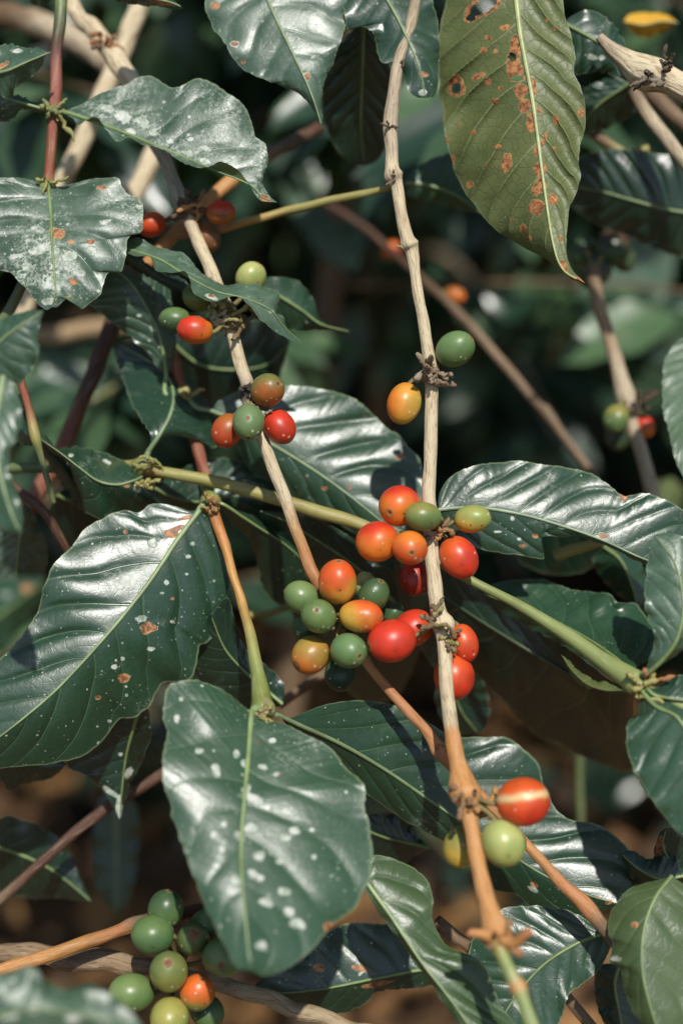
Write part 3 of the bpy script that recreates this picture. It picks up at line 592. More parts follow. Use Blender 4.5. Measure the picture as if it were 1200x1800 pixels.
leaf([(372, 722, 60), (395, 732, 59.9), (430, 755, 59.8), (490, 788, 59.6), (560, 832, 59.3), (620, 876, 59), (690, 935, 58.8), (720, 975, 58.9)],
     [(380, 708), (400, 695), (432, 685), (480, 680), (520, 678), (562, 684), (600, 692), (640, 712), (668, 742), (700, 765), (722, 790), (738, 812), (744, 840), (742, 880), (738, 920)],
     [(390, 748), (405, 770), (418, 790), (428, 812), (450, 835), (480, 850), (520, 880), (570, 905), (620, 935), (670, 965)],
     b5, dl=.75, dr=.8, tone=.5, speck=.42, dust=0.03, seed=22, nv=7, petiole=[(324, 694, 60), (345, 716, 59.8)], ribc=(.19, .26, .13, .1), quilt=.16,
     spots=[(702, 804, 9, 5, 'b', 0), (613, 856, 6, 3, 'b', 30), (575, 728, 34, 2.2, 'w', -6), (632, 752, 7, 3, 'w'), (690, 862, 4, 3, 'w'), (570, 858, 5, 3, 'b')], plabel='large glossy leaf behind the crossing branches, pale veins')
leaf([(352, 893, 57.2), (345, 905, 57), (310, 952, 56.6), (265, 1020, 56), (212, 1088, 55.4), (160, 1148, 54.9), (100, 1212, 54.5), (40, 1264, 54.2), (-30, 1318, 54)],
     [(336, 898), (318, 893), (285, 886), (262, 888), (245, 900), (222, 896), (198, 902), (178, 912), (150, 930), (130, 955), (112, 975), (90, 1000), (78, 1030), (70, 1062), (50, 1100), (10, 1150), (-40, 1200), (-70, 1260)],
     [(362, 905), (385, 922), (402, 950), (410, 985), (408, 1015), (402, 1045), (396, 1080), (382, 1108), (366, 1130), (352, 1136), (348, 1162), (336, 1190), (315, 1198), (288, 1200), (275, 1222), (262, 1245), (235, 1260), (212, 1263), (196, 1280), (180, 1305), (150, 1328), (110, 1338), (60, 1346), (10, 1350), (-40, 1352)],
     b5, dl=.55, dr=1.6, tone=.4, speck=.40, dust=0.0, seed=23, rib=4.6, nv=8, petiole=[(373, 884, 57.6), (363, 884, 57.4)], quilt=.15, rip=.06, ribc=(.22, .30, .14, .1),
     spots=[(310, 930, 16, 5, 'b', -20), (302, 938, 12, 8, 'b', 0), (330, 910, 16, 3.2, 'b', -10), (268, 955, 11, 10, 'w', 30), (338, 956, 6, 5, 'w'), (332, 978, 6, 4, 'w'), (293, 1024, 6, 6, 'w'), (285, 1043, 5, 3, 'w'), (248, 1088, 13, 8, 'w', 0), (261, 1104, 14, 9, 'b', -5), (261, 1104, 10, 6, 'w', -5),
            (303, 1093, 7, 4, 'w'), (265, 1140, 9, 5, 'w'), (218, 1192, 9, 8, 'b', 20), (200, 1172, 8, 6, 'w'), (216, 1158, 5, 5, 'w'), (223, 1222, 4, 4, 'w'), (222, 1207, 3, 3, 'w'), (193, 1268, 5, 4, 'w'), (320, 1037, 3, 3, 'w'), (303, 1052, 3, 3, 'b'), (220, 935, 4, 4, 'b'), (172, 1226, 5, 4, 'b')],
     plabel='largest glossy leaf, pale sheen on its left half and a torn brown patch at its base')
leaf([(382, 884, 57.6), (395, 888, 57.5), (425, 908, 57.8), (462, 932, 58.4), (498, 955, 58.8), (530, 985, 59), (540, 1020, 59.2)],
     [(420, 897), (450, 910), (480, 925), (515, 945), (548, 970), (560, 995), (556, 1015)],
     [(396, 905), (412, 925), (430, 938), (444, 960), (452, 985), (455, 1010), (462, 1035), (476, 1055), (497, 1064), (512, 1050), (528, 1040)],
     b5, dl=1.2, dr=.9, tone=.3, speck=.3, seed=24, tilt=.01, petiole=[(375, 884, 57.6)], ribc=(.18, .25, .09, .1), plabel='dark leaf hanging right of the twig, wavy pale margin')
leaf([(443, 1250, 52.6), (441, 1262, 52.3), (437, 1320, 51.4), (430, 1400, 50.2), (424, 1480, 49.2), (426, 1560, 48.2), (434, 1640, 47.4), (440, 1706, 46.8)],
     [(425, 1238, .2), (392, 1212, .5), (345, 1196, .8), (305, 1200, .9), (290, 1225, .9), (287, 1262, .6), (296, 1292, .4), (288, 1325, .2), (288, 1372, .1), (300, 1425), (318, 1480), (342, 1545), (366, 1600), (395, 1660), (415, 1700)],
     [(462, 1262), (505, 1275), (555, 1298), (585, 1318), (606, 1345), (632, 1372), (644, 1402), (642, 1428), (652, 1458), (656, 1500), (648, 1545), (630, 1585), (598, 1618), (572, 1640), (545, 1672), (505, 1700), (465, 1716)],
     b5, dl=.5, dr=1.3, tone=.75, speck=.5, dust=0.05, seed=25, rib=5.2, nv=7, quilt=.11, rip=.14, ripf=4, jag=2.4, petiole=[(458, 1250, 53), (450, 1246, 52.8)], ribc=(.20, .28, .11, .1),
     spots=[(445, 1405, 26, 12, 'w', 20), (485, 1422, 12, 9, 'w'), (432, 1390, 10, 16, 'w', 20), (422, 1470, 14, 9, 'w', 30), (440, 1457, 16, 11, 'w', 10), (380, 1355, 9, 15, 'w', -20), (457, 1505, 14, 12, 'w', 0), (443, 1536, 11, 10, 'w', 30), (457, 1543, 9, 9, 'w'), (470, 1586, 17, 11, 'w', 10), (508, 1602, 13, 10, 'w', 20),
            (523, 1624, 17, 13, 'w', 10), (502, 1472, 11, 10, 'w'), (518, 1460, 13, 9, 'w'), (500, 1567, 14, 9, 'w'), (552, 1506, 7, 7, 'w'), (492, 1513, 8, 8, 'w'), (414, 1548, 11, 10, 'w'), (376, 1466, 8, 8, 'w'), (394, 1449, 7, 8, 'w'), (390, 1492, 9, 9, 'w'), (461, 1348, 12, 5, 'w', 15), (486, 1361, 7, 5, 'w'), (478, 1302, 8, 6, 'w'),
            (430, 1342, 8, 10, 'w', -30), (416, 1325, 8, 9, 'w', -20), (318, 1229, 5, 6, 'w'), (311, 1263, 7, 10, 'w'), (350, 1320, 9, 6, 'w'), (548, 1459, 6, 5, 'w'), (460, 1662, 12, 11, 'w'), (580, 1630, 11, 9, 'b')],
     plabel='big leaf at the bottom with large white blotches, blurred towards its tip')
leaf([(492, 1258, 53.4), (530, 1276, 54), (600, 1308, 55.2), (680, 1355, 56), (760, 1410, 56.6), (850, 1470, 56.8), (950, 1535, 56.6), (1030, 1572, 56.2), (1092, 1590, 56)],
     [(510, 1262), (535, 1252), (568, 1240), (620, 1230), (680, 1236), (725, 1250), (762, 1278), (800, 1294), (840, 1296), (885, 1294), (915, 1312), (945, 1345), (958, 1390), (975, 1422), (1005, 1440), (1050, 1450), (1088, 1476), (1112, 1508), (1120, 1540), (1108, 1568)],
     [(505, 1275), (545, 1303), (590, 1345), (640, 1392), (700, 1434), (770, 1474), (820, 1510), (862, 1560), (905, 1572), (940, 1598), (985, 1612), (1035, 1608), (1070, 1598)],
     b5, dl=1.2, dr=.8, tone=.36, speck=.3, seed=26, rib=3.4, nv=9, petiole=[(467, 1252, 53.2)], quilt=.16, ribc=(.17, .24, .12, .1),
     spots=[(935, 1563, 16, 5, 'w', 30), (938, 1555, 8, 4, 'b', 30), (1070, 1586, 6, 4, 'b', -20), (1050, 1578, 5, 3, 'b'), (737, 1395, 3, 3, 'w'), (740, 1383, 3, 3, 'w')], plabel='long dark glossy leaf running behind the lower fruit')

# --- B6: green stem crossing from left to right
b6 = E('coffee_twig', 10, 822, 60, 'olive green stem crossing the middle behind both fruiting branches', 'twig')
stem('bark', [(-20, 826, 60, 9, DGR), (60, 822, 59.8, 10, DGR), (150, 822, 59.4, 10, DGR), (228, 820, 58.8, 11, OLV), (250, 822, 58.4, 19, GRN), (268, 828, 58.3, 12, ORB), (285, 830, 58.2, 11, OLV), (380, 848, 58, 11.5, OLV), (470, 872, 57.8, 12, OLV), (560, 900, 57.5, 12.5, OLV),
              (640, 925, 57.3, 11, OLV), (740, 970, 57, 10, PGR), (830, 1022, 56.3, 8, PGR), (900, 1058, 55.5, 9, PGR), (980, 1105, 54.6, 12, PGR), (1050, 1155, 53.6, 15, PGR), (1098, 1186, 52.9, 20, PGR), (1118, 1200, 52.6, 22, PGR), (1140, 1212, 52.3, 11, PGR), (1230, 1262, 51.5, 13, PGR)], b6, seed=5, wob=.8)
stubs(262, 812, 57.7, b6, 6, 26, OLV, GRN, 51); stubs(258, 846, 57.6, b6, 6, 26, OLV, OLV, 52); stubs(1140, 1188, 52, b6, 5, 32, OLV, ORB, 53); stubs(1122, 1214, 52, b6, 5, 34, OLV, OLV, 54)
leaf([(262, 792, 58.2), (282, 762, 58.2), (300, 727, 58.6), (305, 690, 59.4), (290, 655, 60), (258, 632, 60.4), (205, 603, 60.8)],
     [(266, 766), (256, 750), (242, 728), (228, 700), (218, 670), (208, 640), (201, 615)],
     [(300, 768), (325, 770), (350, 778), (378, 788), (384, 770), (380, 738), (362, 705), (335, 665), (300, 630), (250, 605)],
     b6, dl=.2, dr=1.4, tone=.3, speck=.12, seed=31, rib=4, petiole=[(250, 822, 58.2)], ribc=(.18, .26, .13, .1), plabel='dark smooth leaf rising from the left node, sheen on its left edge')
leaf([(250, 838, 58), (235, 845, 57.8), (205, 852, 57.6), (172, 845, 57.5), (140, 822, 57.4), (105, 795, 57.4), (66, 768, 57.6)],
     [(244, 832), (225, 815), (200, 802), (170, 792), (140, 786), (112, 787), (96, 786), (88, 772), (78, 766)],
     [(262, 868, .4), (285, 890, .8), (250, 905, .8), (215, 910, .5), (185, 913), (165, 908), (150, 895), (143, 870), (134, 848), (132, 830), (120, 812), (98, 800), (80, 785)],
     b6, dl=1.3, dr=.9, tone=.3, speck=.25, seed=32, rib=2.2, nv=7, rip=.03, quilt=.05, spots=[(188, 812, 9, 4, 'w', 30), (222, 852, 6, 5, 'b'), (125, 800, 5, 4, 'w'), (192, 814, 4, 4, 'w'), (241, 858, 8, 12, 'w')], plabel='dark leaf left of the node with a wavy pale edge')
leaf([(160, 905, 58.6), (140, 865, 58.8), (120, 835, 58.8), (95, 805, 58.8), (66, 770, 58.6)], [(150, 880), (135, 845), (120, 815), (100, 795)], [(135, 890), (115, 862), (95, 830), (78, 800)], b6, tone=.05, speck=.05, seed=33, tilt=.012, rib=0)
leaf([(255, 848, 58.4), (280, 862, 58.8), (310, 876, 59.4), (350, 882, 60), (410, 872, 60.4), (480, 880, 60.6)], [(275, 852), (310, 830), (350, 812), (400, 806), (450, 820), (480, 845)], [(290, 878), (330, 895), (400, 905), (450, 905)],
     b6, tone=.25, speck=.2, seed=34, ribc=(.18, .26, .10, .1), dl=.8, plabel='dark leaf under the green stem')
leaf([(1105, 1182, 53.4), (1085, 1160, 54), (1030, 1122, 56.4), (960, 1085, 57.8), (900, 1062, 58.6), (840, 1040, 59.2)],
     [(1128, 1166, .3), (1162, 1150, 1.2), (1160, 1122, 1.4), (1140, 1090, 1.2), (1115, 1062, .8), (1085, 1058), (1072, 1044), (1030, 1040), (985, 1030), (960, 1020), (920, 1018), (885, 1022), (860, 1028)],
     [(1090, 1185), (1040, 1165), (980, 1130), (920, 1098), (870, 1066)],
     b6, tone=.65, speck=.2, seed=35, dl=.7, dr=.6, quilt=.2, nv=6, plabel='lit green leaf above the thick end of the green stem')
leaf([(1112, 1215, 53.2), (1085, 1215, 54.6), (1020, 1195, 57.6), (940, 1150, 59.4), (850, 1095, 60.2), (760, 1035, 60.6), (690, 985, 60.6)],
     [(1078, 1200), (1030, 1165, -1.2), (1000, 1140, -1.0), (960, 1108), (900, 1072), (850, 1035), (800, 1000), (740, 975)],
     [(1112, 1300, 1.5), (1112, 1352, 1.5), (1075, 1352, 1), (1025, 1332), (985, 1310), (950, 1298), (905, 1252), (870, 1222), (832, 1190), (800, 1200), (770, 1180), (730, 1120), (700, 1050)],
     b6, tone=.0, speck=.1, seed=36, dl=.2, dr=1.8, tilt=.013, quilt=.05, ribc=(.05, .08, .04, .1), plabel='very dark shaded leaf filling the space right of the red cherries')  # shade of the leaves above is painted in through the lowest tone
leaf([(1112, 1215, 52.6), (1090, 1214, 52.6), (1062, 1214, 52.8), (1030, 1202, 53.2), (1002, 1176, 53.6), (985, 1150, 54.2)], [(1092, 1208), (1072, 1200), (1045, 1196), (1020, 1182), (1000, 1162)], [(1080, 1205), (1060, 1211), (1030, 1210), (1006, 1192), (996, 1170)],
     b6, tone=.9, olive=1, speck=0, seed=37, rib=0, plabel='curled pale edge of the shaded leaf')
leaf([(1128, 1192, 52.4), (1165, 1158, 51.8), (1190, 1120, 51.6), (1200, 1060, 51.8), (1185, 990, 52.4), (1150, 940, 53)],
     [(1150, 1125), (1136, 1085), (1132, 1045), (1134, 1010), (1140, 975), (1146, 950)], [(1215, 1130), (1240, 1080), (1240, 1000), (1210, 950), (1175, 938)],
     b6, tone=.75, speck=.2, dust=0.18, seed=38, dl=.6, dr=.8, rib=4, petiole=[(1112, 1196, 52.6), (1150, 1172, 52.2)], plabel='light leaf standing up at the right edge')
leaf([(1122, 1206, 52.2), (1150, 1240, 51.5), (1190, 1262, 51), (1215, 1310, 50.6), (1220, 1380, 50.2), (1215, 1470, 50)],
     [(1120, 1254, .2), (1104, 1268), (1100, 1300), (1108, 1340), (1130, 1385), (1160, 1425), (1190, 1462)], [(1240, 1270), (1290, 1330), (1290, 1400), (1250, 1460)],
     b6, tone=.7, speck=.15, dust=0.03, seed=39, dl=.7, dr=.3, rib=4, nv=7, plabel='rounded leaf with a white sheen at the right edge')
leaf([(1136, 1210, 51.8), (1150, 1222, 51.8), (1180, 1228, 51.6), (1230, 1235, 51.4)], [(1158, 1205), (1180, 1192), (1210, 1188)], [(1160, 1240), (1190, 1250), (1220, 1255)], b6, tone=.4, speck=.1, seed=40, quilt=.1)

# --- bottom left cluster branch
b7 = E('coffee_branch', 0, 1675, 57, 'thick brown branch at lower left with a cluster of unripe green cherries', 'branch')
stem('bark', [(-40, 1676, 57.5, 15, BRN), (60, 1676, 57, 17, (.26, .18, .10, 1)), (130, 1688, 56.8, 17, BRN), (200, 1690, 56.8, 19, (.26, .18, .10, 1)), (270, 1702, 56.6, 16, BRN), (335, 1716, 56.3, 14, (.33, .25, .15, 1)), (420, 1742, 56, 15, (.36, .28, .17, 1)), (500, 1768, 55.8, 15, (.33, .25, .15, 1)), (600, 1800, 55.6, 16, (.36, .28, .17, 1)), (660, 1825, 55.4, 16, TAND)], b7, seed=6, wob=3, lump=.13)
stubs(310, 1700, 55.6, b7, 10, 30, DK, OLV, 61)
for a in [
    (292, 1598, 33, 35, (.2, .9, .1), 54.6, cG, cDG, (0, -.5), (), 'topmost green cherry of the lower left cluster'),
    (269, 1643, 35, 38, (-.95, .1, .1), 54, (.07, .13, .05), cG, (.3, -1), (), 'dark green cherry on the left of the cluster'),
    (340, 1651, 29, 34, (.2, .6, .75), 54.2, cG, (.10, .13, .05), (0, -1), ((.1, .5, .45),), 'green cherry with a brown scar'),
    (297, 1708, 35, 39, (0, .7, .7), 53, cOL, (.13, .16, .05), (.3, -.8), ((.05, .62, .3),), 'olive cherry with a brown tip in the middle of the cluster'),
    (232, 1745, 34, 41, (-.9, .1, .2), 53.6, cG, (.15, .21, .07), (.5, -.6), (), 'large green cherry low at the left'),
    (347, 1745, 30, 34, (.3, .8, .4), 53.4, (.60, .12, .02), (.16, .20, .05), (.2, 1), (), 'half orange half green cherry'),
    (298, 1790, 35, 38, (0, -.5, .6), 53, (.30, .28, .07), cOL, (0, 1), (), 'yellowish cherry at the bottom edge'),
    (392, 1682, 36, 38, (.4, .3, .6), 53.6, (.17, .22, .09), cG, (0, -1), ((0, -.1, .25),), 'pale green cherry half behind the blotched leaf'),
    (362, 1628, 30, 33, (.7, .5, .2), 55, cG, cDG, (0, 1), (), None), (364, 1778, 29, 33, (.6, -.5, .3), 54.6, cDG, cG, (0, 1), (), None)]:
    cherry(a[0], a[1], a[2], a[3], a[4], a[5], a[6], a[7], a[8], b7, (315, 1700, 56), scars=a[9], label=a[10])
t = E('coffee_twig', 0, 1705, 55, 'smooth orange brown twig at lower left crossing above the thick branch', 'twig')
stem('bark', [(-30, 1716, 55, 12, ORG), (60, 1688, 55, 12, ORG), (140, 1660, 55.2, 12, (.38, .18, .05, .4)), (210, 1636, 55.4, 11, ORB), (245, 1622, 55.6, 13, BRN), (330, 1604, 56, 12, DRB), (420, 1590, 56.5, 11, DRB)], t, seed=7, wob=1)

# =================================================================== other twigs
def twig(pts, label, seed, name='coffee_twig', cat='twig', **kw):
    t = E(name, pts[0][0], pts[0][1], pts[0][2], label, cat)
    stem('bark', pts, t, seed=seed, **kw); return t
twig([(205, 555, 64, 16, DRB), (190, 590, 64, 15, DRB), (155, 680, 63.6, 14, DRB), (120, 765, 63.2, 14, (.20, .07, .03, .5)), (95, 820, 63, 15, (.25, .09, .05, .5)), (62, 872, 63, 15, (.22, .09, .05, .5)), (20, 960, 63, 15, DRB)], 'thick dark red stem slanting behind the leaves at left', 8)
k = twig([(560, 226, 66, 12, DRB), (480, 268, 63.5, 11, BRN), (425, 305, 62.4, 12, ORG), (395, 328, 61.8, 12, ORG), (340, 378, 61, 11, ORG), (280, 440, 60.6, 12, ORG), (230, 500, 60.6, 11, ORG)], 'bright orange twig slanting behind the upper brown cherries', 9)
twig([(300, 418, 60.4, 5, (.4, .22, .07, .5)), (385, 404, 60, 7, ORG), (440, 388, 59.6, 7, (.42, .26, .08, .4)), (530, 364, 59.2, 7, OLV), (600, 348, 58.8, 7, OLV), (672, 333, 58.2, 6, OLV), (690, 322, 57.4, 6, OLV)], 'thin yellowish twig reaching the upper middle branch', 10)
t = twig([(560, 350, 78, 5, DRB), (640, 400, 77, 6, DRB), (720, 470, 75, 6, DRB), (800, 545, 73, 8, BRN), (870, 622, 71.5, 8, (.25, .17, .10, .8)), (940, 705, 70.4, 8, BRN), (957, 722, 70.2, 10, BRN), (985, 760, 69.8, 7.5, BRN), (1040, 835, 69, 7, BRN), (1070, 900, 69, 7, BRN)], 'blurred brown twig slanting down behind the middle', 11)
r1 = twig([(1040, 470, 67, 12, BRN), (1050, 530, 66.8, 12, (.3, .21, .12, .8)), (1072, 600, 66.4, 12, (.3, .21, .12, .8)), (1090, 665, 66, 14, TAND), (1100, 700, 65.8, 17, TAND), (1108, 740, 65.6, 12, TAND), (1128, 800, 65.2, 12, TAND), (1146, 866, 65, 13, TAND), (1160, 930, 65, 12, TAND)],
          'slightly blurred tan branch at right with a few green and orange cherries', 12, 'coffee_branch', 'branch')
stubs(1118, 706, 65, r1, 6, 40, BRN, DK, 70)
cherry(1082, 736, 24, 27, (-.3, -.8, .2), 64.8, cG, cOL, (0, -1), r1, (1102, 705, 65.6), label='green cherry of the blurred pair'); cherry(1085, 766, 24, 26, (0, -1, .2), 65.8, (.04, .035, .02), cDG, (0, 1), r1, (1102, 710, 65.8), label='dark cherry')
cherry(1133, 750, 17, 20, (.3, -.9, .1), 65.6, cO, cR, (0, -1), r1, (1108, 712, 65.6), label='small orange cherry')
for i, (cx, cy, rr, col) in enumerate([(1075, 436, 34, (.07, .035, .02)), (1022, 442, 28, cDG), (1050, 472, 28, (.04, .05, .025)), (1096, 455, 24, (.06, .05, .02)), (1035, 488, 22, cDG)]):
    cherry(cx, cy, rr - 2, rr + 1, (.2 * i - .3, -.8, .3), 68 + i % 2, col, cDG, (0, 1), r1, (1042, 478, 67), label='dark cherry in the bunch at the top of the branch' if i == 0 else None)
r3 = twig([(1052, 62, 57.5, 8, TAND), (1080, 90, 57.4, 14, TAND), (1105, 108, 57.2, 18, TAN), (1125, 120, 57, 26, TAN), (1150, 130, 56.8, 29, TAN), (1175, 142, 56.6, 23, TAN), (1240, 172, 56, 23, TAN)], 'thick knobbly pale branch stub at the upper right edge', 13, 'coffee_branch', 'branch', lump=.16, wob=2)
stubs(1138, 140, 55.4, r3, 8, 30, DK, TAND, 71); stubs(1168, 112, 56, r3, 6, 22, DK, BRN, 72)
twig([(1112, 160, 62, 12, BRN), (1140, 205, 61.5, 12, TAND), (1175, 250, 61, 12, TAND), (1230, 320, 60.5, 12, TAND)], 'tan twig slanting below the knobbly branch stub', 14)
twig([(1140, 160, 64, 14, BRN), (1175, 195, 63.5, 14, BRN), (1240, 250, 63, 14, BRN)], 'darker brown twig above the tan twig at the right edge', 15)
twig([(1030, 222, 64, 11, BRN), (1058, 246, 63.6, 11, BRN), (1100, 270, 63.4, 9, OLV), (1140, 262, 63.2, 8, OLV)], 'short brown and green twig behind the holed leaf', 16)
twig([(262, -30, 68, 16, TAN), (238, 28, 67.6, 17, TAN), (210, 100, 67, 17, TAN), (180, 175, 66.6, 17, TAN), (150, 240, 66.2, 16, TAN), (118, 305, 66, 16, TAN), (85, 400, 66, 15, TAN), (55, 510, 66, 16, TAN), (20, 620, 66, 15, TAN)], 'straight pale branch slanting down behind the speckled leaves at left', 17, 'coffee_branch', 'branch', wob=2)
twig([(330, 170, 70, 17, TAN), (300, 220, 69, 17, TAN), (272, 272, 68, 18, TAN), (240, 332, 67.4, 17, TAN), (200, 420, 67, 17, TAN)], 'short pale branch piece between two speckled leaves', 18, 'coffee_branch', 'branch', wob=2)
twig([(-30, 22, 74, 22, BRN), (40, 32, 73, 22, BRN), (90, 50, 72, 22, TAND), (150, 82, 71, 20, TAND), (200, 120, 70, 19, TAND), (240, 190, 69, 16, TAND)], 'blurred brown branch at the top left corner', 19, 'coffee_branch', 'branch', wob=2)
twig([(-10, 1590, 59, 9, BRN), (60, 1528, 59.4, 9, DRB), (130, 1465, 59.8, 9, DRB), (200, 1412, 60.2, 10, DRB), (285, 1362, 60.6, 10, DRB), (340, 1320, 61, 10, DRB)], 'thin dark twig slanting up at lower left', 20)
twig([(490, 1240, 62, 9, BRN), (530, 1210, 62, 9, BRN), (575, 1180, 62, 9, BRN), (640, 1140, 62, 8, DRB)], 'short brown twig below the big cherry cluster', 21)
twig([(765, 1620, 56, 12, DRB), (790, 1640, 56, 12, BRN), (820, 1662, 56, 10, BRN), (850, 1700, 56.4, 9, BRN)], 'short broken brown twig end at the bottom', 22)
twig([(975, 1730, 57, 10, BRN), (1010, 1770, 57, 10, BRN), (1060, 1830, 57, 10, BRN)], 'brown twig at the bottom edge right of centre', 23)
cherry(800, 519, 16, 19, (.8, -.4, .2), 74, cBO, cO, (0, 1), t, (790, 535, 73.4), label='blurred orange cherry on the twig')
cherry(688, 440, 15, 18, (.6, .6, .2), 77, cO, cRO, (0, 1), t, (690, 452, 76.4), label='blurred small orange cherry further up')
twig([(180, 420, 105, 20, BRN), (120, 300, 104, 22, BRN), (150, 220, 103, 24, (.30, .19, .10, .8)), (250, 190, 102, 22, BRN), (360, 215, 101, 18, BRN)], 'thick very blurred brown limb behind the upper left leaves', 101, 'coffee_branch', 'branch')
twig([(20, 560, 96, 12, BRN), (80, 590, 95, 14, (.4, .28, .15, .8)), (180, 575, 94, 14, (.4, .28, .15, .8)), (330, 570, 93, 10, BRN)], 'blurred tan limb behind the left leaves', 102, 'coffee_branch', 'branch')
twig([(-20, 800, 90, 14, (.4, .28, .15, .8)), (60, 790, 89, 13, (.4, .28, .15, .8)), (130, 800, 88, 12, BRN), (90, 870, 88, 15, (.4, .28, .15, .8)), (150, 940, 88, 14, BRN)], 'crooked blurred tan limb at the left behind the dark red stem', 103, 'coffee_branch', 'branch')
twig([(480, 110, 90, 10, BRN), (600, 104, 89, 11, (.35, .27, .16, .8)), (700, 96, 88, 9, BRN)], 'blurred pale limb between the two upper leaves', 104, 'coffee_branch', 'branch')
leaf([(885, 420, 112), (890, 480, 111), (882, 550, 110), (874, 625, 109)], [(858, 460), (850, 530), (856, 590)], [(915, 460), (912, 530), (896, 590)], label='blurred yellow green leaf hanging upright in the background', tone=1.0, olive=.8, yel=.12, speck=0, seed=301)
leaf([(1040, 560, 108), (1080, 590, 107), (1120, 640, 106), (1140, 690, 106)], [(1070, 560), (1110, 580), (1150, 640)], [(1030, 600), (1060, 640), (1100, 680)], label='blurred pale green leaf behind the tan branch at right', tone=1.0, dust=.3, speck=0, seed=302)
leaf([(500, 250, 100), (560, 330, 100), (600, 420, 99), (620, 480, 99)], [(560, 250), (620, 330), (640, 420)], [(490, 320), (530, 400), (580, 460)], label='blurred grey green leaf behind the orange twig', tone=.8, dust=.25, speck=0, seed=303)
leaf([(1190, 430, 96), (1120, 440, 96), (1060, 470, 96), (1010, 520, 96)], [(1150, 400), (1090, 420), (1030, 470)], [(1170, 520), (1110, 540), (1050, 540)], label='blurred pale leaf below the broad dark leaf at right', tone=.9, dust=.3, speck=0, seed=304)
leaf([(30, 700, 92), (100, 690, 92), (180, 700, 92), (250, 740, 92)], [(70, 650), (150, 640), (220, 680)], [(60, 740), (130, 760), (200, 770)], label='blurred leaf in the gap left of the red twig', tone=.7, dust=.15, speck=0, seed=305)
leaf([(640, 540, 115), (600, 590, 115), (570, 650, 115), (560, 720, 115)], [(590, 560), (545, 620), (535, 690)], [(650, 590), (620, 650), (590, 710)], label='blurred leaf between the two fruiting branches', tone=.6, dust=.1, speck=0, seed=306)
leaf([(1180, 840, 80), (1170, 870, 80), (1160, 900, 80), (1150, 930, 80)], [(1150, 850), (1140, 880), (1140, 910)], [(1200, 860), (1195, 890), (1180, 915)], label='small blurred yellowish leaf at the right edge above the long glossy leaf', tone=1, olive=.9, speck=0, seed=307)
twig([(1018, 1300, 75, 6, DGR), (1018, 1380, 75, 6, DGR), (1020, 1450, 75, 6, DGR), (1020, 1560, 75, 6, DGR)], 'thin upright green stem in the lower right gap', 24)
t = twig([(32, 655, 57.5, 7, RED), (50, 715, 57.4, 7, RED), (62, 765, 57.3, 10, OLV), (72, 800, 57.4, 6, DGR), (95, 885, 57.8, 5, DGR)], 'thin red and green twig by the left edge', 25)
leaf([(62, 770, 57.3), (45, 760, 57.6), (30, 740, 58), (20, 705, 58.4)], [(60, 740), (48, 710), (35, 690)], [(55, 785), (35, 778), (20, 768), (10, 740)], t, tone=.1, speck=.1, seed=44, rib=0)
twig([(-20, 590, 58, 10, DGR), (8, 560, 58, 10, DGR), (30, 520, 58, 9, DGR), (50, 480, 58, 9, DGR)], 'short green stem below the heart shaped leaf', 26)
twig([(10, 840, 58.6, 7, DRB), (40, 868, 58.6, 8, DRB), (75, 895, 58.4, 9, DRB), (100, 935, 58.6, 8, DRB), (120, 970, 59, 7, DRB)], 'dark thin twig in the shade at the left', 27)
t = twig([(975, 978, 59.6, 11, OLV), (1000, 968, 59.4, 11, OLV), (1035, 958, 59.2, 9, OLV), (1075, 945, 59, 9, OLV)], 'short olive stalk under the right hand leaf', 28)
twig([(430, 1082, 63, 6, OLV), (470, 1078, 63, 6, OLV), (520, 1062, 63, 6, OLV)], 'faint thin stem left of the big cherry cluster', 29)

